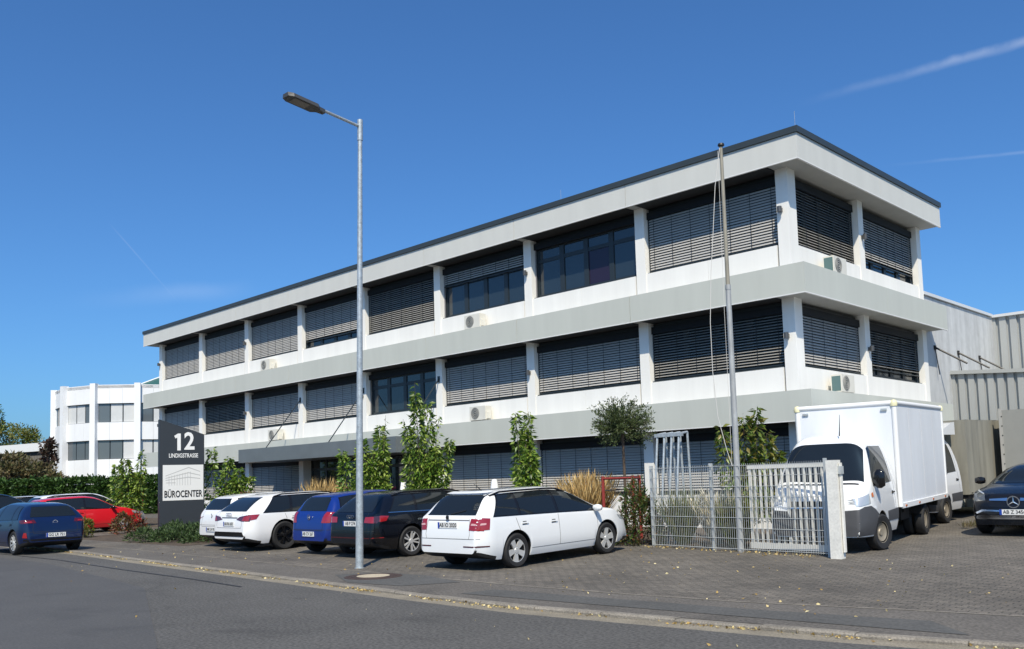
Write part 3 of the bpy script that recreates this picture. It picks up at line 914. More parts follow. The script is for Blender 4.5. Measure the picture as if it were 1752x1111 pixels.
    def plate(s, text, z, view='B', w=0.52, h=0.112, off=0.02, y=0.0):
        dv = Vector((1, 0, 0)) if view == 'B' else Vector((-1, 0, 0))
        hit, nrm, i, d = s.bvh.ray_cast(Vector((-6 if view == 'B' else 6, y, z)), dv)
        sx = -1 if view == 'B' else 1
        px_ = hit.x + sx * off
        b = MB().box(min(px_, px_ - sx * 0.012), max(px_, px_ - sx * 0.012), y - w / 2, y + w / 2, z - h / 2, z + h / 2)
        po = b.build('number_plate', plate_m, s.parent)
        # country strip on the reader's left
        rd = -1 if view == 'B' else 1          # reader's right is -y seen from behind, +y seen from the front
        ya = y - rd * w / 2; yb_ = y - rd * (w / 2 - 0.045)
        MB().box(px_ + sx * 0.001 - 0.001, px_ + sx * 0.001 + 0.001, min(ya, yb_), max(ya, yb_), z - h / 2, z + h / 2).build('country_strip', plate_blue_m, po)
        me = text_mesh(text, 0.105, 0.92, 0.0015, 0.0008); me.materials.clear(); me.materials.append(ink_m)
        o = link_mesh('plate_text', me, po)
        o.matrix_local = frame_matrix((px_ + sx * 0.0022, y + rd * 0.02, z), (0, rd, 0), (0, 0, 1))
        return po
    def handle(s, x, z, sides='RL', mt=None):
        for sd in sides:
            s.lay('door_handle', [(x - 0.09, z - 0.014), (x + 0.09, z - 0.014), (x + 0.09, z + 0.014), (x - 0.09, z + 0.014)], sd, mt or s.paint, 0.022)
            s.lay('handle_recess', [(x - 0.06, z - 0.035), (x + 0.06, z - 0.035), (x + 0.05, z + 0.03), (x - 0.05, z + 0.03)], sd, seam_m, 0.003)

def ring(parent, name, c, r, t, nrm_axis='x', mt=None):
    MB().lathe([(r - t, -0.004), (r + t, -0.004), (r + t, 0.004), (r - t, 0.004)], 24, nrm_axis, c, closed=True).build(name, mt or chrome_m, parent)

def place_car(name, label, x, y, ang, cat='car', pitch=None):
    if pitch is None: pitch = -math.atan(0.02) * math.sin(ang)
    z = gz(x, y) + 0.005
    z = max(z, 0.045) if y > -11 else z
    return thing(name, label, cat, (x, y, z), (0, pitch, ang), 'cars in the car park' if cat == 'car' else None)

def wheels(t, b, style, track, w=0.215):
    for a in b.axles:
        for sg in (-1, 1):
            add_wheel(t, a, sg * track, b.Rw, w, style)

def estate(name, label, pos, ang, pm, L=4.67, W=1.81, H=1.465, wb=2.686, ro=1.05, Rw=0.325, style='five', slope=0.0, belt=(0.985, 0.90),
           plate='', rule=None, lamp=None, tail=None, rails=True, black_low=0.30, emblem=None, kind='estate', mirror_m=None):
    """estate / hatchback / suv with its nose towards local +x"""
    t = place_car(name, label, pos[0], pos[1], ang)
    xr = -wb / 2 - ro; xf = xr + L
    k = H / 1.465
    if kind == 'estate':
        topp = [(xr, 0.56 * k), (xr + 0.03, 0.80 * k), (xr + 0.08, 0.97 * k), (xr + 0.15, 1.04 * k), (xr + 0.50 + slope, 1.395 * k), (xr + 0.62 + slope, 1.425 * k), (xr + 1.3, 1.455 * k), (-0.25, H), (0.30, 1.42 * k), (0.55, 1.34 * k),
                (1.30, 0.99 * k), (1.62, 0.93 * k), (xf - 0.30, 0.80 * k), (xf - 0.10, 0.70 * k), (xf - 0.02, 0.58 * k), (xf, 0.48 * k)]
    elif kind == 'hatch':
        topp = [(xr, 0.56 * k), (xr + 0.03, 0.78 * k), (xr + 0.07, 0.93 * k), (xr + 0.13, 1.00 * k), (xr + 0.38 + slope, 1.36 * k), (xr + 0.52 + slope, 1.405 * k), (xr + 1.2, 1.452 * k), (-0.1, H), (0.32, 1.41 * k), (0.52, 1.34 * k),
                (1.22, 0.99 * k), (1.5, 0.93 * k), (xf - 0.28, 0.80 * k), (xf - 0.10, 0.70 * k), (xf - 0.02, 0.58 * k), (xf, 0.48 * k)]
    else:
        topp = [(xr, 0.56 * k), (xr + 0.03, 0.80 * k), (xr + 0.10, 0.98 * k), (xr + 0.16, 1.04 * k), (xr + 0.45 + slope, 1.36 * k), (xr + 0.62 + slope, 1.42 * k), (-0.5, H), (0.2, 1.43 * k), (0.5, 1.36 * k),
                (1.28, 1.04 * k), (1.6, 0.99 * k), (xf - 0.35, 0.91 * k), (xf - 0.12, 0.82 * k), (xf - 0.03, 0.66 * k), (xf, 0.50 * k)]
    bl = [(xr, belt[0] * k), (0.0, (belt[0] + belt[1]) / 2 * k), (xf, belt[1] * k - 0.02)]
    b = Body(topp, bl, W, (-wb / 2, wb / 2), Rw, zs=0.2 if kind != 'suv' else 0.26, rtaper=0.20, ftaper=0.2, rlen=0.42)
    b.paint = pm
    b.seam = seam_light_m if 'white' in pm.name else seam_m
    if rule is None:
        rule = lambda x, y, z: 1 if (z < b.zsill(x) + 0.065 and (x < xr + 0.42 or x > xf - 0.3)) else 0
    b.build(t, [pm, black_m], rule)
    b.xr_, b.xf_, b.k, b.t = xr, xf, k, t
    wheels(t, b, style, W / 2 - 0.125)
    return b

def rear_glass(b, z0, z1, y0, y1):
    b.lay('rear_window', [(-y0, z0), (y0, z0), (y0 * 0.98, z0 + 0.04), (y1, z1), (-y1, z1), (-y0 * 0.98, z0 + 0.04)], 'B', cglass_m, 0.006)
def tailgate_lines(b, y, z_lo, z_hi):
    b.line('tailgate_gap', [(-y * 0.93, z_hi), (-y, z_lo + 0.08), (-y * 0.96, z_lo), (y * 0.96, z_lo), (y, z_lo + 0.08), (y * 0.93, z_hi)], 'B', w=0.009)
def doors(b, x_mid, x_rear, x_front, zl, zh, sides='RL'):
    for sd in sides:
        b.line('door_gap', [(x_mid, zl), (x_mid - 0.01, zh)], sd)
        b.line('door_gap', [(x_rear + 0.30, zl), (x_rear + 0.12, zl + 0.18), (x_rear + 0.02, zl + 0.42), (x_rear - 0.04, zh)], sd)
        b.line('door_gap', [(x_front - 0.02, zl), (x_front + 0.02, zl + 0.3), (x_front, zh - 0.05)], sd)
        b.line('door_gap', [(x_rear + 0.30, zl), (x_front - 0.02, zl)], sd)
def windshield(b, x0, x1, w0=0.62, w1=0.56):
    b.lay('windshield', [(x0, -w0), (x0 + 0.02, 0), (x0, w0), (x1, w1), (x1, -w1)], 'T', cglass_m, 0.006)
def rails(b, x0, x1, y, mt):
    for sg in (-1, 1):
        pts = []
        for i in range(9):
            xx = x0 + (x1 - x0) * i / 8
            hit, *_ = b.bvh.ray_cast(Vector((xx, sg * y, 5)), Vector((0, 0, -1)))
            pts.append((xx, sg * y, hit.z + (0.05 if 0 < i < 8 else 0.005)))
        MB().tube(pts, 0.02, 6).build('roof_rail', mt, b.t, True)
def both(pts): return Pair([pts, [(-a, z) for a, z in pts][::-1]])

# --- white estate car, nearest
wp = paint('paint_white', (0.79, 0.80, 0.80))
b = estate('estate_car', 'white estate car with black roof rails parked beside the lamp post', (-2.62, -7.22), R(90.5), wp, L=4.50, ro=0.95)
b.side_windows([(-1.90, -1.58, -1.26, -1.20), (-1.19, -1.13, -0.20, -0.16), (-0.12, -0.08, 1.16, 0.50)])
rear_glass(b, 1.02, 1.375, 0.66, 0.56); tailgate_lines(b, 0.60, 0.60, 1.0)
b.lay('rear_spoiler', [(-0.55, 1.375), (0.55, 1.375), (0.50, 1.41), (-0.50, 1.41)], 'B', wp, 0.04)
doors(b, -0.14, -1.30, 1.02, 0.34, 0.93)
windshield(b, 1.15, 0.62); b.mirror(0.98, 0.97, mt=wp); b.handle(-0.30, 0.80); b.handle(-1.20 + 0.08, 0.82)
rails(b, -1.75, 0.35, 0.60, trim_m)
b.lay('tail_lamp', both([(0.58, 0.76), (0.84, 0.74), (0.86, 0.95), (0.60, 0.965)]), 'B', red_lamp_m, 0.007)
for sd in 'RL':
    b.lay('tail_lamp', [(-2.27, 0.75), (-2.04, 0.76), (-2.00, 0.96), (-2.14, 0.975), (-2.27, 0.97)], sd, red_lamp_m, 0.007)
    b.lay('lamp_lens', [(-2.20, 0.845), (-2.10, 0.85), (-2.09, 0.88), (-2.18, 0.88)], sd, mat('lamp_pink', (0.62, 0.35, 0.34), 0.2, coat=1.0), 0.011)
    b.lay('side_reflector', [(-2.26, 0.455), (-2.05, 0.455), (-2.05, 0.475), (-2.26, 0.48)], sd, red_dark_m, 0.006)
    b.lay('headlamp', [(1.86, 0.69), (2.10, 0.66), (2.06, 0.73), (1.74, 0.79)], sd, lamp_clear_m, 0.006)
b.lay('rear_reflector', both([(0.44, 0.455), (0.78, 0.455), (0.78, 0.475), (0.44, 0.475)]), 'B', red_dark_m, 0.006)
b.lay('lamp_lens', both([(0.62, 0.845), (0.74, 0.84), (0.745, 0.872), (0.64, 0.878)]), 'B', mat('lamp_pink', (0.62, 0.35, 0.34), 0.2, coat=1.0), 0.011)
b.line('rear_wiper', [(0.02, 1.03), (-0.34, 1.10)], 'B', ink_m, 0.022, 0.016)
b.line('bumper_gap', [(-0.80, 0.60), (0.80, 0.60)], 'B'); b.line('tailgate_crease', [(-0.56, 0.935), (0.56, 0.935)], 'B', w=0.02)
b.plate('AB IO 2020', 0.845)
ring(b.t, 'emblem', (b.xr_ + 0.035, 0, 0.985), 0.04, 0.006); MB().lathe([(0, 0), (0.034, 0)], 20, 'x', (b.xr_ + 0.035, 0, 0.985)).build('emblem_disc', ink_m, b.t)
MB().tube([(-1.35, 0, 1.44), (-1.55, 0, 1.58)], 0.012, 6, 0.004).build('aerial', black_m, b.t)

# --- black estate car
bp = mat('paint_black', (0.003, 0.0035, 0.006), 0.25, coat=0.6, spec=0.3)
b = estate('estate_car', 'black estate car with silver star-spoke wheels behind the lamp post', (-6.55, -6.45), R(90), bp, L=4.73, W=1.84, H=1.45, wb=2.82, ro=1.02, Rw=0.335, style='double', slope=0.10)
b.side_windows([(-2.00, -1.66, -1.28, -1.18), (-1.21, -1.11, -0.18, -0.14), (-0.10, -0.06, 1.20, 0.52)])
rear_glass(b, 1.02, 1.355, 0.65, 0.54); tailgate_lines(b, 0.62, 0.62, 1.0); doors(b, -0.12, -1.36, 1.08, 0.34, 0.93)
windshield(b, 1.18, 0.64); b.mirror(1.0, 0.97); b.handle(-0.28, 0.79, mt=chrome_m); b.handle(-1.15, 0.81, mt=chrome_m)
rails(b, -1.7, 0.35, 0.60, trim_m)
b.lay('tail_lamp', both([(0.50, 0.80), (0.84, 0.79), (0.86, 0.93), (0.52, 0.92)]), 'B', red_lamp_m, 0.007)
for sd in 'RL':
    b.lay('tail_lamp', [(-2.38, 0.80), (-2.10, 0.83), (-2.02, 0.93), (-2.20, 0.945), (-2.38, 0.935)], sd, red_lamp_m, 0.007)
    b.line('window_chrome', [(-2.02, 1.0), (-1.2, 0.985), (1.1, 0.945)], sd, chrome_m, 0.014, 0.010)
    b.lay('side_reflector', [(-2.40, 0.47), (-2.18, 0.47), (-2.18, 0.485), (-2.40, 0.485)], sd, red_lamp_m, 0.006)
b.line('bumper_strip', [(-0.80, 0.47), (0.80, 0.47)], 'B', red_dark_m, 0.018); b.line('bumper_gap', [(-0.82, 0.62), (0.82, 0.62)], 'B')
b.plate('AB P 274', 0.78)
for i in range(4): ring(b.t, 'emblem_ring', (b.xr_ + 0.03, -0.09 + 0.06 * i, 0.93), 0.034, 0.005)

# --- blue hatchback in the row
blp = mat('paint_blue', (0.005, 0.024, 0.18), 0.3, coat=0.7, spec=0.3)
b = estate('hatchback_car', 'bright blue hatchback parked between the black and white estate cars', (-8.5, -6.75), R(90), blp, L=3.97, W=1.68, H=1.46, wb=2.47, ro=0.70, Rw=0.30, style='multi', kind='hatch')
b.side_windows([(-1.55, -1.42, -1.15, -1.08), (-1.10, -1.03, -0.12, -0.10), (-0.06, -0.04, 1.08, 0.48)])
rear_glass(b, 1.03, 1.345, 0.56, 0.50); tailgate_lines(b, 0.58, 0.58, 1.0); doors(b, -0.09, -1.15, 0.95, 0.32, 0.93)
windshield(b, 1.10, 0.58); b.mirror(0.88, 0.98, mt=blp); b.handle(-0.25, 0.80)
b.lay('tail_lamp', both([(0.52, 0.76), (0.76, 0.76), (0.79, 1.0), (0.60, 1.01)]), 'B', red_lamp_m, 0.007)
for sd in 'RL': b.lay('tail_lamp', [(-1.92, 0.77), (-1.74, 0.79), (-1.70, 1.0), (-1.92, 1.01)], sd, red_lamp_m, 0.007)
b.line('bumper_gap', [(-0.76, 0.60), (0.76, 0.60)], 'B'); b.plate('AB CV 267', 0.50)
ring(b.t, 'emblem', (b.xr_ + 0.03, 0, 0.89), 0.058, 0.006)
for q in (((-0.04, 0.93), (-0.015, 0.89), (0, 0.92)), ((0, 0.92), (0.015, 0.89), (0.04, 0.93)), ((-0.05, 0.90), (-0.025, 0.845), (0, 0.885)), ((0, 0.885), (0.025, 0.845), (0.05, 0.90))):
    MB().tube([(b.xr_ + 0.03, y_, z_) for y_, z_ in q], 0.005, 5).build('emblem_stroke', chrome_m, b.t)

# --- white estate with big black wheels
b = estate('estate_car', 'white estate car with large black wheels and dark windows', (-11.65, -6.48), R(90), paint('paint_white_pearl', (0.80, 0.80, 0.80)), L=4.94, W=1.886, H=1.46, wb=2.92, ro=1.10, Rw=0.365, style='blades', slope=0.22)
b.side_windows([(-2.05, -1.60, -1.30, -1.18), (-1.22, -1.10, -0.18, -0.14), (-0.10, -0.06, 1.24, 0.54)])
rear_glass(b, 1.03, 1.365, 0.67, 0.54); tailgate_lines(b, 0.64, 0.62, 1.0); doors(b, -0.12, -1.40, 1.12, 0.34, 0.93)
windshield(b, 1.2, 0.66); b.mirror(1.02, 0.97, mt=trim_m); b.handle(-0.28, 0.80); b.handle(-1.18, 0.82)
rails(b, -1.6, 0.35, 0.62, trim_m)
b.lay('tail_lamp', both([(0.36, 0.83), (0.62, 0.79), (0.86, 0.78), (0.88, 0.95), (0.50, 0.90)]), 'B', red_dark_m, 0.007)
b.lay('tail_lamp', both([(0.64, 0.80), (0.84, 0.79), (0.86, 0.93), (0.70, 0.895)]), 'B', red_lamp_m, 0.010)
b.line('light_bar', [(-0.40, 0.875), (0.40, 0.875)], 'B', trim_m, 0.022, 0.006)
for sd in 'RL': b.lay('tail_lamp', [(-2.52, 0.79), (-2.28, 0.83), (-2.18, 0.95), (-2.52, 0.95)], sd, red_lamp_m, 0.007)
b.lay('diffuser', [(-0.78, 0.40), (0.78, 0.40), (0.70, 0.52), (-0.70, 0.52)], 'B', trim_m, 0.008); b.plate('AB RA 603', 0.72)
for i in range(4): ring(b.t, 'emblem_ring', (b.xr_ + 0.02, -0.10 + 0.066 * i, 0.955), 0.038, 0.005)

# --- small white car at the end of the row
b = estate('small_car', 'small white hatchback at the left end of the row beside the sign', (-13.75, -6.45), R(90), paint('paint_white_cream', (0.77, 0.77, 0.76)), L=3.96, W=1.74, H=1.46, wb=2.54, ro=0.72, Rw=0.30, style='multi', kind='hatch')
b.side_windows([(-1.58, -1.45, -1.18, -1.10), (-1.12, -1.05, -0.12, -0.10), (-0.06, -0.04, 1.08, 0.48)])
b.lay('rear_window', [(-0.62, 1.03), (0.62, 1.03), (0.66, 1.12), (0.52, 1.33), (-0.52, 1.33), (-0.66, 1.12)], 'B', cglass_m, 0.006)
tailgate_lines(b, 0.58, 0.58, 1.0); windshield(b, 1.1, 0.58); b.mirror(0.88, 0.98, mt=trim_m); doors(b, -0.09, -1.15, 0.95, 0.32, 0.93)
b.lay('tail_lamp', both([(0.66, 0.78), (0.82, 0.78), (0.84, 1.03), (0.74, 1.03)]), 'B', red_lamp_m, 0.007)
for sd in 'RL': b.lay('tail_lamp', [(-1.95, 0.80), (-1.82, 0.82), (-1.72, 1.03), (-1.92, 1.02)], sd, red_lamp_m, 0.007)
b.line('bumper_gap', [(-0.8, 0.62), (0.8, 0.62)], 'B'); b.plate('MK LN 95', 0.50)
MB().tube([(b.xr_ + 0.03, 0.03, 0.93), (b.xr_ + 0.03, -0.01, 0.88), (b.xr_ + 0.03, 0.02, 0.82)], 0.010, 5).build('emblem', ink_m, b.t)

# --- dark blue hatchback on the road at the left
dbp = mat('paint_dark_blue', (0.003, 0.011, 0.05), 0.28, coat=0.7, spec=0.3)
b = estate('hatchback_car', 'dark blue hatchback on the road at the far left seen from behind', (-18.85, -11.55), R(182), dbp, L=4.06, W=1.765, H=1.43, wb=2.54, ro=0.74, Rw=0.325, style='multi', kind='hatch', slope=0.10)
b.side_windows([(-1.55, -1.32, -1.18, -1.08), (-1.10, -1.00, -0.12, -0.10), (-0.06, -0.04, 1.10, 0.48)])
rear_glass(b, 1.02, 1.30, 0.62, 0.50); tailgate_lines(b, 0.60, 0.58, 0.99); doors(b, -0.09, -1.18, 0.98, 0.32, 0.93)
windshield(b, 1.1, 0.58); b.mirror(0.9, 0.97, mt=trim_m); b.handle(-0.25, 0.80); b.handle(-1.05, 0.82)
b.lay('tail_lamp', both([(0.50, 0.86), (0.84, 0.85), (0.86, 0.95), (0.54, 0.945)]), 'B', red_dark_m, 0.007)
b.lay('lamp_lens', both([(0.60, 0.875), (0.78, 0.87), (0.79, 0.90), (0.62, 0.91)]), 'B', red_lamp_m, 0.010)
for sd in 'RL':
    b.lay('tail_lamp', [(-2.0, 0.855), (-1.74, 0.875), (-1.68, 0.945), (-2.0, 0.955)], sd, red_dark_m, 0.007)
    b.lay('rear_reflector', [(-1.98, 0.46), (-1.86, 0.47), (-1.90, 0.60), (-1.96, 0.60)], sd, red_lamp_m, 0.007)
b.line('bumper_gap', [(-0.8, 0.62), (0.8, 0.62)], 'B'); b.line('bumper_step', [(-0.8, 0.40), (0.8, 0.40)], 'B', trim_m, 0.05)
b.plate('GG LR 721', 0.52); ring(b.t, 'emblem', (b.xr_ + 0.055, 0, 0.86), 0.06, 0.007)
MB().tube([(b.xr_ + 0.055, 0.055, 0.86), (b.xr_ + 0.055, -0.055, 0.86)], 0.006, 5).build('emblem_stroke', chrome_m, b.t)

# --- red hatchback and neighbours, far left
rdp = paint('paint_red', (0.62, 0.010, 0.018))
b = estate('hatchback_car', 'bright red hatchback parked beyond the dark blue hatchback', (-27.6, -6.9), R(90), rdp, L=4.26, W=1.79, H=1.47, wb=2.63, ro=0.77, Rw=0.32, style='five', kind='hatch', slope=0.06)
b.side_windows([(-1.60, -1.42, -1.22, -1.12), (-1.14, -1.04, -0.15, -0.12), (-0.08, -0.05, 1.14, 0.50)])
rear_glass(b, 1.03, 1.34, 0.60, 0.52); doors(b, -0.12, -1.24, 1.02, 0.34, 0.93); windshield(b, 1.13, 0.6); b.mirror(0.92, 0.98); b.handle(-0.28, 0.82); b.handle(-1.1, 0.84)
for sd in 'RL': b.lay('headlamp', [(1.75, 0.70), (2.05, 0.66), (2.0, 0.76), (1.70, 0.80)], sd, lamp_clear_m, 0.006)
b.plate('AB KS 17', 0.62)
def bg_estate(label, x, y, pm_, **k):
    b = estate('estate_car', label, (x, y), R(90), pm_, **k)
    b.side_windows([(-1.95, -1.70, -1.26, -1.18), (-1.20, -1.10, -0.20, -0.16), (-0.12, -0.08, 1.16, 0.50)])
    rear_glass(b, 1.03 * b.k, 1.36 * b.k, 0.64, 0.54); windshield(b, 1.15, 0.62); b.mirror(0.96, 0.98 * b.k); rails(b, -1.7, 0.35, 0.60, trim_m)
    return b
bg_estate('white estate car half hidden behind the red hatchback', -30.6, -5.6, wp, H=1.56)
bg_estate('white car further left behind the red hatchback', -37.0, -5.6, wp, H=1.50)
bg_estate('black tall car at the left picture edge behind the dark blue hatchback', -33.4, -8.3, bp, H=1.68, W=1.88)

# --- black suv at the right, front view
b = estate('suv_car', 'black suv with chrome star grille facing the camera at the right edge', (4.34, 2.05), R(-90), mat('paint_black_blue', (0.003, 0.0038, 0.006), 0.25, coat=0.4, spec=0.3), L=4.66, W=1.86, H=1.47, wb=2.87, ro=0.95, Rw=0.36, style='five', kind='suv', slope=0.1)
k = b.k
b.side_windows([(-2.0, -1.7, -1.26, -1.18), (-1.20, -1.10, -0.20, -0.16), (-0.12, -0.08, 1.14, 0.46)])
windshield(b, 1.20, 0.56, 0.72, 0.58); b.mirror(0.98, 1.12, (0.14, 0.22, 0.16)); doors(b, -0.14, -1.38, 1.08, 0.42, 1.0)
b.lay('grille', [(-0.44, 0.60), (0.44, 0.60), (0.50, 0.68), (0.46, 0.86), (-0.46, 0.86), (-0.50, 0.68)], 'F', trim_m, 0.006)
for sg in (-1, 1):
    b.lay('grille_bar', [(sg * 0.12, 0.725), (sg * 0.46, 0.735), (sg * 0.46, 0.765), (sg * 0.12, 0.785)], 'F', chrome_m, 0.02)
    b.lay('headlamp', [(sg * 0.54, 0.74), (sg * 0.72, 0.72), (sg * 0.80, 0.80), (sg * 0.78, 0.93), (sg * 0.58, 0.86)], 'F', mat('headlamp_dark', (0.10, 0.11, 0.12), 0.08, metal=0.3, coat=1.0), 0.008)
    b.lay('headlamp_strip', [(sg * 0.60, 0.875), (sg * 0.79, 0.945), (sg * 0.79, 0.925), (sg * 0.60, 0.855)], 'F', lamp_clear_m, 0.014)
    b.lay('lower_intake', [(sg * 0.46, 0.38), (sg * 0.78, 0.40), (sg * 0.76, 0.52), (sg * 0.52, 0.48)], 'F', trim_m, 0.006)
    b.lay('chrome_trim', [(sg * 0.10, 0.535), (sg * 0.60, 0.56), (sg * 0.72, 0.50), (sg * 0.70, 0.47), (sg * 0.58, 0.52), (sg * 0.10, 0.505)], 'F', chrome_m, 0.014)
b.lay('chrome_trim', [(-0.70, 0.36), (0.70, 0.36), (0.76, 0.44), (0.71, 0.44), (0.66, 0.39), (-0.66, 0.39), (-0.71, 0.44), (-0.76, 0.44)], 'F', chrome_m, 0.014)
hit, *_ = b.bvh.ray_cast(Vector((6, 0, 0.71)), Vector((-1, 0, 0)))
sx_ = hit.x + 0.035
ring(b.t, 'emblem_ring', (sx_, 0, 0.71), 0.115, 0.010)
for a in (90, 210, 330):
    MB().tube([(sx_, 0, 0.71), (sx_, math.cos(R(a)) * 0.112, 0.71 + math.sin(R(a)) * 0.112)], 0.016, 6, 0.004).build('emblem_arm', chrome_m, b.t)
b.plate('AB Z 3456', 0.505, 'F', off=0.03)
# ------------------------------------------------------------------ trucks
def sprinter_cab(t, pm, W=1.92):
    """cab with front axle at x=0, nose to +x"""
    top = [(-1.20, 2.00), (-1.16, 2.16), (-1.05, 2.215), (-0.5, 2.235), (-0.12, 2.20), (0.06, 2.08), (0.50, 1.36), (0.60, 1.26), (0.72, 1.20), (0.86, 1.08), (0.93, 0.92), (0.97, 0.70), (0.99, 0.52)]
    belt = [(-1.20, 1.24), (0.2, 1.20), (0.55, 1.12), (0.99, 0.78)]
    b = Body(top, belt, W, (0.0,), 0.345, zs=0.30, lean=0.17, rtaper=0.0, ftaper=0.17, flen=0.75, rlen=0.3, ztail=0.30, znose=0.32, arch=0.06, crown=7)
    b.paint = pm; b.seam = seam_light_m
    grey = mat('bumper_grey', (0.060, 0.062, 0.068), 0.6, var=0.08, vscale=6)
    b.build(t, [pm, black_m, grey], None)
    arc = [(math.cos(R(a)) * 0.408, 0.345 + math.sin(R(a)) * 0.408) for a in (0, 15, 30, 45, 58)]
    for sd in 'RL':
        b.lay('bumper', [(0.985, 0.335), (0.985, 0.80), (0.80, 0.865), (0.60, 0.875), (0.42, 0.80)] + arc[::-1] + [(0.41, 0.335)], sd, grey, 0.006, seg=0.03)
        b.lay('door_guard', [(-1.19, 0.52), (-0.46, 0.52), (-0.43, 0.60), (-0.40, 0.72), (-1.19, 0.74)], sd, grey, 0.006, seg=0.05)
    b.lay('bumper', [(-0.80, 0.335), (0.80, 0.335), (0.80, 0.82), (0.55, 0.80), (-0.55, 0.80), (-0.80, 0.82)], 'F', grey, 0.010, seg=0.04)
    b.lay('windshield', [(0.50, -0.80), (0.54, 0), (0.50, 0.80), (0.085, 0.70), (0.085, -0.70)], 'T', cglass_m, 0.006)
    for sd in 'RL':
        b.lay('side_window', [(-0.92, 1.27), (0.34, 1.22), (0.30, 1.40), (-0.02, 1.94), (-0.14, 1.98), (-0.92, 1.98)], sd, cglass_m, 0.007)
        b.line('door_gap', [(-1.02, 2.02), (-1.02, 0.62), (-0.42, 0.50)], sd); b.line('door_gap', [(0.36, 1.2), (0.40, 0.95)], sd)
        b.lay('headlamp', [(0.60, 0.92), (0.90, 0.875), (0.965, 0.87), (0.945, 0.93), (0.88, 1.02), (0.60, 1.10)], sd, lamp_clear_m, 0.010, seg=0.02)
        b.lay('indicator', [(0.44, 1.03), (0.52, 1.03), (0.52, 1.10), (0.44, 1.12)], sd, lamp_orange_m, 0.012)
        b.handle(-0.90, 1.06, sd, black_m)
    b.lay('grille', [(-0.50, 0.72), (0.50, 0.72), (0.52, 0.98), (-0.52, 0.98)], 'F', black_m, 0.006)
    b.line('grille_bar', [(-0.50, 0.86), (0.50, 0.86)], 'F', chrome_m, 0.03, 0.012)
    b.lay('bonnet_gap', [(0.58, -0.72), (0.60, 0), (0.58, 0.72), (0.55, 0.72), (0.56, 0), (0.55, -0.72)], 'T', black_m, 0.004)
    b.mirror(0.30, 1.36, (0.12, 0.22, 0.36))
    return b
TH = R(7.8)
ang = R(-90) + TH
# box truck: box near corner (2.88,-2.21); local frame +x = driving direction
dxv = Vector((math.cos(ang), math.sin(ang))); lft = Vector((-math.sin(ang), math.cos(ang)))   # left of truck = +X side of the picture
cornerNR = Vector((2.88, -2.21))
BW, BL = 2.06, 4.34
ctr = cornerNR - lft * (BW / 2)
AX = 1.22                                             # front axle ahead of the box front
org = ctr + dxv * AX
t = thing('box_truck', 'white box truck with steel wheels parked behind the gate fence', 'truck', (org.x, org.y, gz(org.x, org.y)), (0, math.atan(0.02) , ang))
tw = paint('paint_truck_white', (0.78, 0.79, 0.79))
cb = sprinter_cab(t, tw)
x1, x0 = -AX, -AX - BL
gzo = gz(org.x, org.y)
zb_, zt_ = 0.893 - gzo - 0.02, 3.015 - gzo
hb = BW / 2
boxm = mat('box_panel_white', (0.74, 0.76, 0.78), 0.45, var=0.09, vscale=1.6, stretch=(1, 1, 0.25))
MB().box(x0 + 0.02, x1 - 0.02, -hb + 0.02, hb - 0.02, zb_ + 0.02, zt_ - 0.02).build('cargo_box', boxm, t)
edge = MB()
for sy in (-1, 1):
    for xx in (x0, x1):
        edge.tube([(xx + (0.045 if xx == x0 else -0.045), sy * (hb - 0.045), zb_), (xx + (0.045 if xx == x0 else -0.045), sy * (hb - 0.045), zt_ - 0.09)], 0.055, 10)
    edge.tube([(x0 + 0.06, sy * (hb - 0.045), zt_ - 0.045), (x1 - 0.06, sy * (hb - 0.045), zt_ - 0.045)], 0.055, 10)
    edge.box(x0 + 0.05, x1 - 0.05, sy * (hb - 0.012) - 0.016, sy * (hb - 0.012) + 0.016, zb_ - 0.03, zb_ + 0.07)
for xx in (x0, x1):
    edge.tube([(xx + (0.045 if xx == x0 else -0.045), -hb + 0.05, zt_ - 0.045), (xx + (0.045 if xx == x0 else -0.045), hb - 0.05, zt_ - 0.045)], 0.055, 10)
edge.build('edge_profile', mat('profile_white', (0.76, 0.76, 0.75), 0.4), t, True, 50)
for sy in (-1, 1):
    for xx in (x0 + 0.045, x1 - 0.045):
        MB().lathe([(0.0, 0.075), (0.05, 0.06), (0.075, 0.0), (0.07, -0.06), (0.0, -0.065)], 14, 'z', (xx, sy * (hb - 0.045), zt_ - 0.05)).build('corner_cap', mat('corner_cap_yellowed', (0.70, 0.66, 0.42), 0.5), t, True, 60)
ch = MB().box(x0 + 0.1, -0.9, -0.42, -0.30, 0.50, zb_ - 0.01).box(x0 + 0.1, -0.9, 0.30, 0.42, 0.50, zb_ - 0.01)
ch.box(x0 + 0.3, x0 + 0.42, -0.85, 0.85, 0.55, zb_ - 0.012).box(-2.2, -2.1, -0.85, 0.85, 0.58, zb_ - 0.012).box(-2.7, -2.0, 0.45, 0.8, 0.42, 0.68)
ch.build('chassis', black_m, t)
RX = -3.45
for sy in (-1, 1):
    fl = MB()
    for a0, a1 in ((20, 60), (60, 110), (110, 160)):
        q = [(RX + math.cos(R(a)) * 0.42, 0.345 + math.sin(R(a)) * 0.42) for a in (a0, a1)]
        ya, yb = sorted((sy * 0.60, sy * 0.98))
        fl.poly([(q[0][0], ya, q[0][1]), (q[1][0], ya, q[1][1]), (q[1][0], yb, q[1][1]), (q[0][0], yb, q[0][1])])
    fl.build('mudguard', black_m, t)
for sy in (-1, 1):
    add_wheel(t, 0.0, sy * 0.86, 0.345, 0.22, 'steel', steer=R(-14))
    add_wheel(t, RX, sy * 0.88, 0.345, 0.20, 'steel'); add_wheel(t, RX, sy * 0.64, 0.345, 0.20, 'steel')
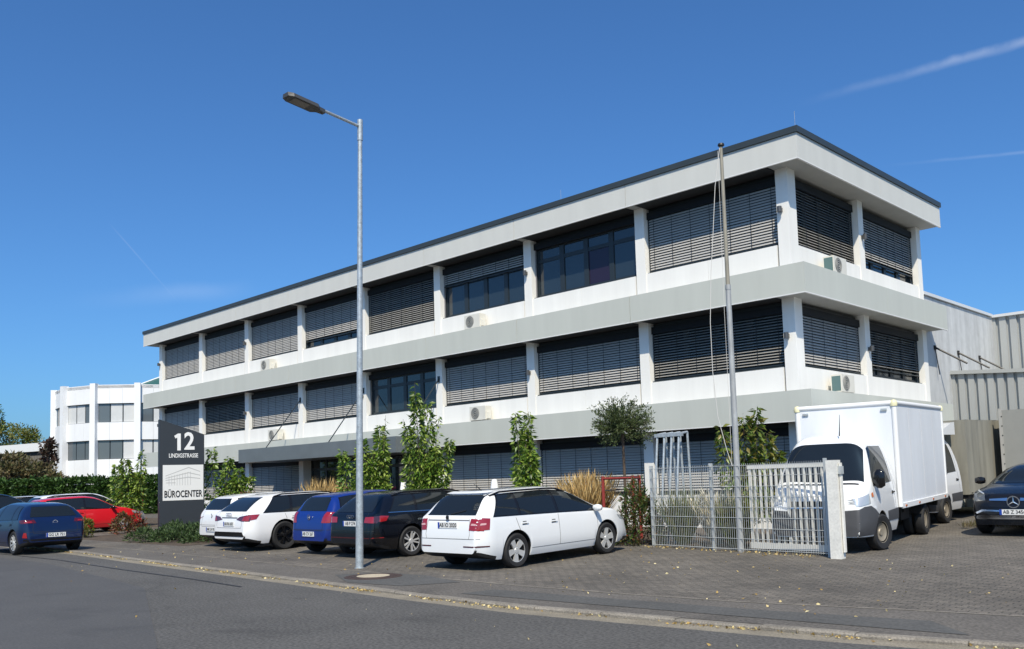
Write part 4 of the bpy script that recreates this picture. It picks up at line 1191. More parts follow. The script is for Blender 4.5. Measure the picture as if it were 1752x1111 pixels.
for i in range(1, 4):
    for sy in (-1, 1):
        MB().box(x0 + BL * i / 4 - 0.006, x0 + BL * i / 4 + 0.006, sy * (hb - 0.02) - 0.004, sy * (hb - 0.02) + 0.004, zb_ + 0.08, zt_ - 0.11).build('panel_seam', mat('seam_grey', (0.5, 0.5, 0.5), 0.5), t)
for xx in (x0 + 0.35, x0 + 1.6, x0 + 2.9, x1 - 0.3):
    for sy in (-1, 1):
        MB().box(xx - 0.05, xx + 0.05, sy * (hb + 0.004) - 0.012, sy * (hb + 0.004) + 0.012, zb_ + 0.0, zb_ + 0.035).build('marker_lamp', lamp_orange_m, t)
for sy in (-0.8, 0.8):
    MB().box(x1 - 0.012, x1 + 0.014, sy - 0.06, sy + 0.06, zt_ - 0.19, zt_ - 0.15).build('marker_lamp', lamp_clear_m, t)
MB().tube([(0.0, 0.25, 2.2), (-0.10, 0.25, 2.62)], 0.012, 5, 0.004).build('aerial', black_m, t)
MB().box(-0.62, -0.40, 0.86, 0.93, 0.32, 0.49).build('step', boxm, t)

# second truck behind with roof spoiler and tarpaulin body
o2 = Vector((0.92, 3.15)); ang2 = R(-90)
t2 = thing('tarpaulin_truck', 'white truck with roof spoiler and beige tarpaulin body behind the box truck', 'truck', (o2.x, o2.y, gz(*o2)), (0, math.atan(0.02), ang2))
cb2 = sprinter_cab(t2, paint('paint_truck_white2', (0.74, 0.75, 0.76)))
sp = MB().prism([(0.0, 2.22), (-0.25, 2.30), (-1.0, 2.52), (-1.28, 2.55), (-1.28, 2.22)], -0.85, 0.85, 'y')
sp.build('roof_spoiler', tw, t2)
tarp_m = mat('tarpaulin_beige', (0.235, 0.225, 0.185), 0.8, var=0.22, vscale=1.6, stretch=(3, 3, 0.4), bump=0.6, bscale=3)
tb = MB(); n = 26
for i in range(n):
    xa, xb = -1.45 - 5.6 * i / n, -1.45 - 5.6 * (i + 1) / n
    wv = lambda q: 0.018 * math.sin(q * 5.3) + 0.012 * math.sin(q * 13.1)
    for sy in (-1, 1):
        tb.poly([(xa, sy * (1.05 + wv(xa)), 0.64), (xb, sy * (1.05 + wv(xb)), 0.64), (xb, sy * (1.05 + wv(xb) * 0.3), 2.60), (xa, sy * (1.05 + wv(xa) * 0.3), 2.60)][::sy])
tb.poly([(-1.45, -1.05, 2.60), (-1.45, 1.05, 2.60), (-7.05, 1.05, 2.60), (-7.05, -1.05, 2.60)]); tb.poly([(-1.45, -1.05, 0.64), (-1.45, 1.05, 0.64), (-1.45, 1.05, 2.60), (-1.45, -1.05, 2.60)])
tb.poly([(-7.05, -1.05, 0.64), (-7.05, 1.05, 0.64), (-7.05, 1.05, 2.60), (-7.05, -1.05, 2.60)])
tb.build('tarpaulin', tarp_m, t2, True, 60)
for i in range(22):
    MB().box(-1.6 - 0.25 * i - 0.02, -1.6 - 0.25 * i + 0.02, 1.058, 1.085, 0.66, 0.69).build('tarpaulin_eyelet', black_m, t2)
MB().box(-7.0, -1.5, -1.0, 1.0, 0.52, 0.63).build('bed_frame', black_m, t2)
MB().box(-4.6, -3.0, 0.85, 1.0, 0.30, 0.515).build('underrun_box', mat('underrun_grey', (0.22, 0.21, 0.19), 0.7, var=0.2), t2)
for sy in (-1, 1):
    add_wheel(t2, 0.0, sy * 0.86, 0.345, 0.22, 'steel'); add_wheel(t2, -3.9, sy * 0.86, 0.345, 0.22, 'steel')
# grey trailer behind the suv
tg = thing('tarpaulin_trailer', 'grey tarpaulin trailer standing behind the black suv', 'trailer', (3.99, 6.6, gz(5, 6.6)))
MB().box(-1.75, 2.2, 0, 6.5, 0.95, 2.85).build('tarpaulin', mat('tarpaulin_grey', (0.27, 0.27, 0.25), 0.8, var=0.10, vscale=1.2, bump=0.4, bscale=4), tg)
MB().box(-1.78, -1.70, -0.03, 0.05, 0.9, 2.9).build('corner_post', mat('post_grey', (0.38, 0.37, 0.34), 0.6), tg)
for i in range(7): MB().box(-1.72, -1.69, -0.035, -0.031, 1.1 + 0.26 * i, 1.13 + 0.26 * i).build('tarpaulin_eyelet', black_m, tg)
MB().box(-1.7, 2.2, 0.05, 6.4, 0.75, 0.94).build('bed_frame', black_m, tg)
for sy in (-0.75, 0.95): 
    for yy in (4.0, 4.9): add_wheel(tg, sy * 1.4, yy, 0.36, 0.22, 'steel', steer=math.pi / 2)
for sy in (-1.2, 1.6): MB().box(sy, sy + 0.1, 0.4, 0.5, 0.02, 0.75).build('support_leg', black_m, tg)

# ------------------------------------------------------------------ hall at the right
hall_m = mat('stained_concrete', (0.46, 0.47, 0.47), 0.85, var=0.22, vscale=1.0, stretch=(2.2, 2.2, 0.12), speck=0.06, spscale=4)
corr_m = mat('corrugated_sheet', (0.38, 0.39, 0.38), 0.55, metal=0.1, var=0.10, vscale=0.8, stretch=(1, 1, 0.25))
hall = thing('hall', 'grey industrial hall with stained side wall and ribbed sheet front', 'hall', (0, 0, 0))
MB().box(-14, -0.62, 9.5, 16.56, 0.2, 7.255).build('side_wall', hall_m, hall)
MB().box(-14.0, -0.55, 9.45, 16.3, 7.28, 7.38).build('roof_edge', mat('edge_light', (0.62, 0.63, 0.63), 0.4), hall)
def corrugated(xa, xb, y, zl, zh_l, zh_r, pitch=0.36, dep=0.05):
    mb = MB(); x = xa; pts = []
    while x < xb:
        pts += [(x, y), (x + pitch * 0.62, y), (x + pitch * 0.68, y + dep), (x + pitch * 0.94, y + dep)]
        x += pitch
    for a, b_ in zip(pts[:-1], pts[1:]):
        za = zh_l + (zh_r - zh_l) * (a[0] - xa) / (xb - xa); zb2 = zh_l + (zh_r - zh_l) * (b_[0] - xa) / (xb - xa)
        mb.poly([(a[0], a[1], zl), (b_[0], b_[1], zl), (b_[0], b_[1], zb2), (a[0], a[1], za)])
    return mb
corrugated(-0.75, 20, 16.45, 0.3, 7.26, 7.26, 0.36, 0.10).build('ribbed_front', corr_m, hall)
MB().box(-0.7, 20, 16.36, 16.6, 7.26, 7.36).build('roof_edge', mat('edge_light', (0.62, 0.63, 0.63), 0.4), hall)
MB().box(-0.8, 20, 16.57, 30, 0.3, 7.2).build('hall_body', corr_m, hall)
shed = thing('lean_to_shed', 'lower ribbed metal shed with slightly sloping top beside the office block', 'shed', (0, 0, 0))
corrugated(-1.6, 12, 11.6, 0.3, 4.86, 3.95, 0.30, 0.09).build('ribbed_wall', corr_m, shed)
mb = MB()
mb.prism([(-1.6, 4.86), (12, 3.95), (12, 4.07), (-1.6, 4.98)], 11.5, 15.9, 'y'); mb.build('shed_roof', mat('shed_roof_grey', (0.36, 0.37, 0.36), 0.6), shed)
MB().box(-1.6, 12, 11.72, 15.8, 0.3, 3.9).build('shed_body', corr_m, shed)
for i, yy in enumerate((10.2, 12.4, 14.6)):
    nm = ('nearest', 'middle', 'farthest')[i]
    t = thing('wall_bracket', 'black slanting strut on the stained hall wall, %s of three' % nm, 'bracket', (-0.62, yy, 5.6), group='slanting struts on the hall wall')
    MB().tube([(0.03, 0, 0), (0.95, 0.1, -0.62)], 0.035, 6).build('strut', black_m, t)
    MB().tube([(0.03, 0, -0.02), (0.10, 0.05, -0.9)], 0.016, 5).build('rod', black_m, t)
    MB().box(0.001, 0.05, -0.06, 0.06, -0.07, 0.07).build('wall_plate', black_m, t)

# ------------------------------------------------------------------ round white building at the left
rb_m = mat('white_panel', (0.76, 0.765, 0.77), 0.55, var=0.05, vscale=0.6)
rb_glass = mat('rb_glass', (0.10, 0.115, 0.125), 0.08, spec=0.8)
rb_blind = mat('rb_blind', (0.52, 0.53, 0.53), 0.6, var=0.05)
rb = thing('round_office_building', 'white panelled office building with curved facade at the left', 'building', (0, 0, 0))
f2 = Vector((-math.sin(YAW), math.cos(YAW))); rr2 = Vector((rt.x, rt.y))
P3 = yaw_ray(233, 75.0)
angs = [72, 46, 16, 4, -4, -10, -16]
chord = 3.45
P = {3: P3}
cur_ = P3
for i, a in zip((2, 1, 0), (-6, 24, 50)):
    cur_ = cur_ + chord * (-math.cos(R(a)) * rr2 + math.sin(R(a)) * f2); P[i] = cur_
cur_ = P3
for i, a in zip((4, 5, 6), (26, 36, 46)):
    cur_ = cur_ + chord * (math.cos(R(a)) * rr2 + math.sin(R(a)) * f2); P[i] = cur_
# one more bay round the back at the left
P[-1] = P[0] + chord * (-math.cos(R(78)) * rr2 + math.sin(R(78)) * f2)
ZR = 10.55; rows_ = [(1.2, 2.9), (4.35, 6.0), (7.4, 9.05)]
rows_ = [(z0 + 0.02, z1 - 0.05) for z0, z1 in rows_]
for i in range(-1, 6):
    A, B = P[i], P[i + 1]
    d = (B - A); L_ = d.length; u = d / L_; nn = Vector((u.y, -u.x))
    ang_ = math.atan2(u.y, u.x)
    bands_ = [(0.2, rows_[0][0])] + [(rows_[q][1], rows_[q + 1][0]) for q in range(2)] + [(rows_[2][1], ZR)]
    for (za, zb2) in bands_:
        for q in range(3):
            xa, xb = 0.2 + (L_ - 0.4) * q / 3 + 0.006, 0.2 + (L_ - 0.4) * (q + 1) / 3 - 0.006
            o = MB().box(xa, xb, 0, 0.25, za, zb2).build('wall_panel', rb_m, rb); o.location = (A.x, A.y, 0); o.rotation_euler = (0, 0, ang_)
    for ri_, (za, zb2) in enumerate(rows_):
        fo = MB().box(0.2, L_ - 0.2, 0.2, 0.3, za, zb2).build('window', frame_m, rb); fo.location = (A.x, A.y, 0); fo.rotation_euler = (0, 0, ang_)
        for q in range(3):
            xa, xb = 0.2 + (L_ - 0.4) * q / 3 + 0.05, 0.2 + (L_ - 0.4) * (q + 1) / 3 - 0.05
            shut = random.random() < (0.35 if i < 2 else 0.75)
            if ri_ == 1 and i == 2: shut = q == 2
            if ri_ == 2 and i == 2: shut = q > 0
            MB().box(xa, xb, 0.17, 0.199, za + 0.04, zb2 - 0.06).build('pane', rb_blind if shut else rb_glass, fo)
        MB().box(0.2, L_ - 0.2, 0.13, 0.2, zb2 - 0.05, zb2 - 0.002).build('window_head', frame_m, fo)
    o = MB().box(0.21, L_ - 0.21, 0.31, 0.5, 0.2, ZR - 0.1).build('inner_wall', rb_m, rb); o.location = (A.x, A.y, 0); o.rotation_euler = (0, 0, ang_)
for i in range(-1, 7):
    o = MB().box(-0.24, 0.24, -0.30, 0.2, 0.2, ZR + 0.10).build('pilaster', rb_m, rb)
    a, c_ = P[max(i - 1, -1)], P[min(i + 1, 6)]
    o.location = (P[i].x, P[i].y, 0); o.rotation_euler = (0, 0, math.atan2((c_ - a).y, (c_ - a).x))
poly = [tuple(P[i]) for i in range(-1, 7)] + [tuple(P[6] + 12 * f2), tuple(P[-1] + 10 * f2)]
MB().prism(poly, ZR - 0.3, ZR - 0.05).build('roof', rb_m, rb)
gp = yaw_ray(278, 84)
sk = MB(); c0 = Vector((gp.x, gp.y))
q4 = [c0 + a * rr2 * 3.2 + b_ * f2 * 3.2 for a, b_ in ((-1, -1), (1, -1), (1, 1), (-1, 1))]
for i in range(4): sk.poly([(*q4[i], 10.4), (*q4[(i + 1) % 4], 10.4), (c0.x, c0.y, 12.3)])
sk.build('glass_roof_lantern', mat('green_glass', (0.04, 0.11, 0.09), 0.15, spec=0.8), rb)
for i in range(4): MB().tube([(*q4[i], 10.42), (c0.x, c0.y, 12.35)], 0.07, 6).build('lantern_rib', rb_m, rb)

# far low warehouse
wh = thing('low_warehouse', 'low flat warehouse with white roof edge and brown ribbed wall at far left', 'warehouse', (0, 0, 0))
a = yaw_ray(-60, 100); bb = yaw_ray(84, 92)
d = bb - a; L_ = d.length; an = math.atan2(d.y, d.x)
for nm, x0_, x1_, y0_, y1_, z0_, z1_, mt_ in (('roof_edge', 0, L_, -0.2, 12, 6.05, 6.9, mat('wh_white', (0.7, 0.7, 0.69), 0.6)), ('upper_glazing', 0, L_, 0.05, 11, 5.6, 6.04, dark_m),
                                     ('lower_wall', 0, L_, 0.0, 11, 0.3, 3.6, mat('wh_pale', (0.6, 0.6, 0.58), 0.7))):
    o = MB().box(x0_, x1_, y0_, y1_, z0_, z1_).build(nm, mt_, wh); o.location = (a.x, a.y, 0); o.rotation_euler = (0, 0, an)
o = corrugated(0, L_, -0.05, 3.6, 5.6, 5.6, 0.5, 0.1).build('ribbed_wall', mat('wh_brown', (0.16, 0.145, 0.12), 0.7, var=0.15), wh); o.location = (a.x, a.y, 0); o.rotation_euler = (0, 0, an)
o = MB().box(0, L_, 0.06, 11, 3.6, 5.6).build('wall_core', mat('wh_brown', (0.16, 0.145, 0.12), 0.7), wh); o.location = (a.x, a.y, 0); o.rotation_euler = (0, 0, an)
# ------------------------------------------------------------------ street furniture
lp = thing('street_lamp', 'tall galvanised street lamp with flat dark head over the pavement', 'street lamp', (-4.53, -10.1, 0.042), (-0.0118, 0.012, 0))
MB().tube([(0, 0, 0), (0, 0, 3.0), (0, 0, 8.7)], 0.078, 14, 0.046).build('pole', galv_m, lp, True)
MB().tube([(0, 0, 0.0), (0, 0, 0.012)], 0.10, 14).build('base_collar', galv_m, lp, True)
MB().tube([(0, 0, 8.55), (0, 0, 8.98)], 0.056, 14).build('sleeve', galv_m, lp, True)
MB().tube([(0, 0.0, 8.84), (0, -0.92, 8.93)], 0.030, 10).build('arm', galv_m, lp, True)
hd = MB()
outl = [(-0.055, -0.86), (0.055, -0.86), (0.075, -1.0), (0.16, -1.08), (0.16, -1.62), (0.10, -1.72), (-0.10, -1.72), (-0.16, -1.62), (-0.16, -1.08), (-0.075, -1.0)]
hd.prism(outl, 0.0, 0.075)
hd.v = [(v[0] * (0.86 if v[2] > 0.01 else 1), v[1], v[2] + 8.86 + (-v[1] - 0.86) * 0.10) for v in hd.v]
hdo = hd.build('lamp_head', mat('lamp_head_grey', (0.055, 0.055, 0.055), 0.5), lp)
ln = MB().poly([(-0.11, -1.24, 8.893), (-0.11, -1.58, 8.927), (0.11, -1.58, 8.927), (0.11, -1.24, 8.893)])
ln.build('lens', mat('lamp_lens_grey', (0.22, 0.21, 0.19), 0.2), hdo)

fpx, fpy = 0.63, -4.65
fp = thing('flagpole', 'tall grey flagpole with loose white rope behind the mesh fence', 'flagpole', (fpx, fpy, gz(0, fpy)))
z_ = gz(0, fpy)
pole_g = mat('flagpole_grey', (0.36, 0.37, 0.37), 0.55, metal=0.2, var=0.25, vscale=8, stretch=(1, 1, 0.4))
pole_m = mat('flagpole_weathered', (0.27, 0.25, 0.20), 0.6, metal=0.1, var=0.25, vscale=6, stretch=(1, 1, 0.5))
MB().tube([(0, 0, 0), (0, 0, 5.30)], 0.066, 14, 0.052).build('lower_pole', pole_g, fp, True)
MB().tube([(0, 0, 5.26), (0, 0, 5.36)], 0.058, 14).build('joint', pole_g, fp, True)
MB().tube([(0, 0, 5.36), (-0.005, 0, 8.25)], 0.043, 14, 0.034).build('upper_pole', pole_m, fp, True)
MB().lathe([(0, 8.31), (0.06, 8.30), (0.07, 8.26), (0.045, 8.24)], 14).build('pole_cap', black_m, fp, True)
rtv = Vector((rt.x, rt.y, 0))
rope = [(0.0, 8.2), (-0.13, 7.4), (-0.22, 6.4), (-0.30, 5.6), (-0.36, 4.6), (-0.36, 3.6), (-0.30, 2.7), (-0.16, 2.05), (-0.06, 1.7)]
MB().tube([tuple(rtv * a + Vector((0, -0.06, z))) for a, z in rope], 0.0065, 5).build('rope', mat('rope_white', (0.62, 0.60, 0.56), 0.8), fp, True)
MB().tube([(-0.05, -0.05, 8.15), (-0.075, -0.06, 5.0), (-0.07, -0.065, 1.7)], 0.004, 5).build('halyard', mat('rope_white', (0.62, 0.60, 0.56), 0.8), fp, True)

# sign pylon
sgx, sgy = -23.5, -4.67
sg_ang = R(-10)                                         # facing direction of the front
sgn = thing('sign_pylon', 'anthracite sign pylon with slanted top, house number and white panel', 'sign', (sgx, sgy, gz(0, sgy)), (0, 0, sg_ang + math.pi / 2))
# local: x = to the right seen from the front, -y = front normal
an_m = mat('sign_anthracite', (0.030, 0.036, 0.044), 0.5, var=0.05)
zo = gz(0, sgy); hw = 0.84
sb = MB().prism([(-hw, 0.0), (hw, 0.0), (hw, 3.80 - zo), (-hw, 4.36 - zo)], -0.11, 0.11, 'y')
sb.build('pylon_body', an_m, sgn)
sp_ = MB().box(-0.72, 0.80, -0.118, -0.1105, 1.27 - zo, 2.62 - zo).build('white_panel', mat('sign_white', (0.74, 0.74, 0.72), 0.5), sgn)
letter_white = mat('letter_white', (0.78, 0.78, 0.77), 0.5)
def sign_text(name, body, size, xs, bold, x, z, y, mt, sx=1.0):
    me = text_mesh(body, size, xs, bold, 0.004); me.materials.clear(); me.materials.append(mt)
    o = link_mesh(name, me, sgn); o.matrix_local = frame_matrix((x, y, z - zo), (1, 0, 0), (0, 0, 1)); return o
sign_text('house_number', '2', 0.92, 0.88, 0.022, 0.27, 3.50, -0.117, letter_white)
MB().prism([(-0.30 + a, 3.50 - zo + b) for a, b in ((0.115, -0.325), (0.245, -0.325), (0.245, 0.325), (0.14, 0.325), (0.0, 0.235), (0.045, 0.135), (0.115, 0.17))], -0.120, -0.112, 'y').build('house_number', letter_white, sgn)
sign_text('street_name', 'LINDIGSTRASSE', 0.225, 0.70, 0.003, 0.05, 2.97, -0.117, letter_white)
sign_text('panel_lettering', 'BÜROCENTER', 0.36, 0.62, 0.006, 0.04, 1.50, -0.124, ink_m)
dr = MB()
gA = [(-0.60, 2.22), (0.25, 2.52), (0.66, 2.36)]
for k_, dz in enumerate((0.0, -0.16, -0.30)):
    f_ = 1 - 0.33 * k_
    a0 = (-0.62, 2.19 + dz * 0.55); a1 = (0.24, 2.50 + dz * 1.25); a2 = (0.68, 2.34 + dz * 0.9); th_ = 0.035
    dr.poly([(a0[0], -0.1195, a0[1] - zo), (a1[0], -0.1195, a1[1] - zo), (a1[0], -0.1195, a1[1] + th_ - zo), (a0[0], -0.1195, a0[1] + th_ * 0.7 - zo)])
    dr.poly([(a1[0], -0.1195, a1[1] - zo), (a2[0], -0.1195, a2[1] - zo), (a2[0], -0.1195, a2[1] + th_ * 0.8 - zo), (a1[0], -0.1195, a1[1] + th_ - zo)])
dr.box(-0.60, -0.25, -0.1205, -0.1190, 1.93 - zo, 1.955 - zo)
for i in range(9): dr.box(-0.5 + 0.1 * i, -0.485 + 0.1 * i, -0.1203, -0.1190, 1.84 - zo, (2.2 + 0.02 * i) - zo)
dr.build('building_drawing', mat('print_grey', (0.46, 0.46, 0.45), 0.6), sgn)

# mesh fence, gate, posts
fence_m = mat('fence_galvanised', (0.50, 0.52, 0.51), 0.5, metal=0.3, var=0.12, vscale=5)
A = Vector((-1.74, -4.31)); Bp = Vector((-0.03, -4.62)); Cq = Vector((2.58, -4.95))
fz = 0.115
fence = thing('mesh_fence', 'galvanised double-rod mesh fence in front of the flagpole', 'fence', (A.x, A.y, fz))
def mesh_panel(P, Q, name):
    d = (Q - P); L_ = d.length; u = d / L_
    mb = MB(); nn = Vector((-u.y, u.x))
    def rod(p, q, r): mb.tube([p, q], r, 4, caps=False)
    n = int(L_ / 0.05)
    for i in range(n + 1):
        c = P + u * (L_ * i / n)
        rod((c.x - A.x, c.y - A.y, 0.03), (c.x - A.x, c.y - A.y, 1.74), 0.0038)
    for j in range(9):
        z = 0.06 + 0.205 * j
        for s in (-1, 1):
            p = P + nn * 0.008 * s; q = Q + nn * 0.008 * s
            rod((p.x - A.x, p.y - A.y, z), (q.x - A.x, q.y - A.y, z), 0.005)
    o = mb.build(name, fence_m, fence); o['kind'] = 'stuff'
mesh_panel(A, Bp, 'mesh_panel'); mesh_panel(Bp, Cq, 'mesh_panel')
for q in (A, Bp):
    MB().box(q.x - A.x - 0.03, q.x - A.x + 0.03, q.y - A.y + 0.02, q.y - A.y + 0.08, -0.06, 1.77).build('fence_post', fence_m, fence)
MB().box(A.x - A.x - 0.12, 0.12, -0.10, 0.12, -0.06, 0.02).build('post_footing', kerb_m, fence)
MB().box(Cq.x - A.x, Cq.x - A.x + 0.05, Cq.y - A.y - 0.02, Cq.y - A.y + 0.04, -0.05, 1.78).build('end_frame', fence_m, fence)
gp_ = thing('gate_post', 'thick pale grey gate post at the right end of the mesh fence', 'gate post', (2.82, -5.08, 0.10))
gpm = mat('gate_post_pale', (0.70, 0.685, 0.63), 0.6, var=0.10, vscale=4, speck=0.08, spscale=30)
MB().box(-0.10, 0.10, -0.085, 0.085, -0.03, 1.75).build('post', gpm, gp_)
MB().box(0.115, 0.15, -0.02, 0.04, 0.12, 1.70).build('catch_rail', gpm, gp_)
MB().box(0.10, 0.17, -0.05, 0.05, 1.50, 1.64).build('catch', fence_m, gp_)
sl_ = thing('sliding_gate', 'pale sliding gate of upright bars standing behind the mesh fence', 'gate', (0.75, -4.45, 0.12))
gm_ = mat('gate_pale', (0.68, 0.67, 0.62), 0.55, var=0.08, vscale=5)
u = Vector((1.9, -0.28, 0)).normalized(); LG = 1.85
rotg = math.atan2(u.y, u.x); sl_.rotation_euler = (0, 0, rotg)
MB().box(0, LG, -0.03, 0.03, 0.06, 0.18).build('bottom_rail', gm_, sl_); MB().box(0, LG, -0.03, 0.03, 1.62, 1.70).build('top_rail', gm_, sl_)
for i in range(15):
    xx = 0.02 + (LG - 0.07) * i / 14
    wq = 0.055 if i in (0, 7, 14) else 0.028
    MB().box(xx, xx + wq, -0.02, 0.02, 0.181, 1.619).build('gate_bar', gm_, sl_)
# stack of galvanised frames
stf = thing('steel_frame_stack', 'stack of tall galvanised steel frames leaning behind the mesh fence', 'steel frames', (-2.22, -3.4, gz(0, -3.4)))
for i in range(4):
    x_ = 0.0 + 0.20 * i
    MB().tube([(x_ - 0.04, -0.15, 0), (x_ - 0.10, 0.25, 2.48)], 0.028, 8).tube([(x_ - 0.10, 0.25, 2.48), (x_ - 0.04, 0.50, 2.52)], 0.028, 8).tube([(x_ - 0.04, 0.50, 2.52), (x_, 0.55, 0.05)], 0.028, 8).build('frame', galv_m, stf, True)
MB().box(-0.16, 0.60, 0.20, 0.28, 2.42, 2.50).build('cross_bar', galv_m, stf)

# red tree stake frames
stake_m = mat('stake_red_brown', (0.24, 0.028, 0.022), 0.7, var=0.25, vscale=6)
def stake_frame(x, y, label, w=0.9, h=1.55):
    t = thing('tree_stake_frame', label, 'tree stakes', (x, y, gz(x, y)))
    pts = [(-w / 2, -0.25), (w / 2, -0.25), (0.12, 0.45)]
    for (a, b_) in pts: MB().tube([(a, b_, 0), (a, b_, h)], 0.04, 8).build('stake', stake_m, t, True)
    for i in range(3):
        a, b_ = pts[i], pts[(i + 1) % 3]
        MB().tube([(*a, h - 0.06), (*b_, h - 0.06)], 0.032, 6).build('cross_rail', stake_m, t, True)
    MB().tube([(pts[0][0], pts[0][1], h - 0.35), (0, 0, h - 0.33), (pts[1][0], pts[1][1], h - 0.35)], 0.016, 5).build('tie_strap', black_m, t)
    return t
stake_frame(-3.35, -3.15, 'red brown stake frame round the trunk of the round-crowned tree')
stake_frame(-30.6, -3.6, 'red brown stake frame beside the left hedge')
# white tapered bollard lights in the bed
for x_, y_, lb in ((-12.0, -3.0, 'white tapered garden light behind the black estate car'), (-7.67, -3.3, 'white tapered garden light behind the white estate car')):
    t = thing('garden_light', lb, 'garden light', (x_, y_, gz(x_, y_)), group='garden lights in the bed')
    MB().tube([(0, 0, 0), (0, 0, 1.20)], 0.05, 10).build('post', gpm, t, True)
    MB().lathe([(0.0, 1.57), (0.065, 1.56), (0.075, 1.54), (0.13, 1.21), (0.12, 1.20), (0, 1.20)], 16).build('lamp_shade', mat('shade_white', (0.80, 0.80, 0.78), 0.5), t, True)

# ------------------------------------------------------------------ vegetation
def leaves_mesh(name, C, Dv, ln, wd, mt, droop=0.3, sz=(0.7, 1.25)):
    """C: centres (n,3), Dv: leaf directions (n,3); pointed leaves, each its own island, folded at the midrib"""
    n = len(C)
    Dv = Dv / (np.linalg.norm(Dv, axis=1, keepdims=True) + 1e-9)
    a = rng.normal(size=(n, 3)); S = np.cross(Dv, a); S /= (np.linalg.norm(S, axis=1, keepdims=True) + 1e-9)
    N = np.cross(S, Dv)
    q_ = rng.uniform(sz[0], sz[1], (n, 1)); l = ln * q_; w = wd * q_ * rng.uniform(0.8, 1.2, (n, 1))
    b0 = C; tip = C + Dv * l + N * l * -droop * 0.4
    m1 = C + Dv * l * 0.45 + S * w * 0.5 + N * w * 0.18
    m2 = C + Dv * l * 0.45 - S * w * 0.5 + N * w * 0.18
    mc = C + Dv * l * 0.5
    V = np.stack([b0, m1, tip, m2, mc], 1).reshape(-1, 3)
    me = bpy.data.meshes.new(name)
    base = np.arange(n)[:, None] * 5
    F = np.concatenate([base + np.array([0, 1, 4]), base + np.array([1, 2, 4]), base + np.array([2, 3, 4]), base + np.array([3, 0, 4])], 1).reshape(-1, 3)
    me.vertices.add(len(V)); me.vertices.foreach_set('co', V.ravel().astype(np.float32))
    me.loops.add(F.size); me.loops.foreach_set('vertex_index', F.ravel().astype(np.int32))
    me.polygons.add(len(F)); me.polygons.foreach_set('loop_start', (np.arange(len(F)) * 3).astype(np.int32))
    me.materials.append(mt); me.update(calc_edges=True); me.validate()
    return me
def unit(n):
    d = rng.normal(size=(n, 3)); return d / np.linalg.norm(d, axis=1, keepdims=True)

laurel_m = mat('leaf_laurel', '#5c7a2a', 0.4, leaf=True, leaf_cols=['#2a4216', '#476822', '#6a8a2e', '#a0b052', '#3a5a1c', '#84993e'], trans=0.3)
olive_m = mat('leaf_olive', '#56623a', 0.5, leaf=True, leaf_cols=['#2b361c', '#44522c', '#5f6c42', '#4f5c33'], trans=0.25)
hedge_m = mat('leaf_hedge', '#2f4a1c', 0.5, leaf=True, leaf_cols=['#1c3010', '#2d4a1a', '#3e5c24', '#57743a'], trans=0.25)
red_leaf_m = mat('leaf_red', '#6a3a28', 0.45, leaf=True, leaf_cols=['#3a4a20', '#5a3322', '#7d3a2c', '#50612c', '#8f4b38'], trans=0.25)
juniper_m = mat('leaf_juniper', '#3c4f2a', 0.6, leaf=True, leaf_cols=['#1a2a12', '#2a401c', '#3e562a', '#55683a'], trans=0.2)
yellow_tree_m = mat('leaf_yellowing', '#6c7030', 0.5, leaf=True, leaf_cols=['#3c4f1c', '#5f7028', '#84853a', '#6a5a2a'], trans=0.3)
dry_bush_m = mat('leaf_dry', '#5a5034', 0.6, leaf=True, leaf_cols=['#3a3c22', '#5c5634', '#6d5c40', '#485226'], trans=0.2)
straw_m = mat('straw', '#b98f4e', 0.7, leaf=True, leaf_cols=['#9c7c48', '#c2a268', '#dcc28a', '#cfae72'], trans=0.25)
pale_straw_m = mat('straw_pale', '#cfc7ae', 0.7, leaf=True, leaf_cols=['#a8a084', '#cfc7ae', '#e2dcc8'], trans=0.25)
bark_m = mat('bark', (0.085, 0.062, 0.045), 0.9, var=0.3, vscale=12, bump=0.5, bscale=40)

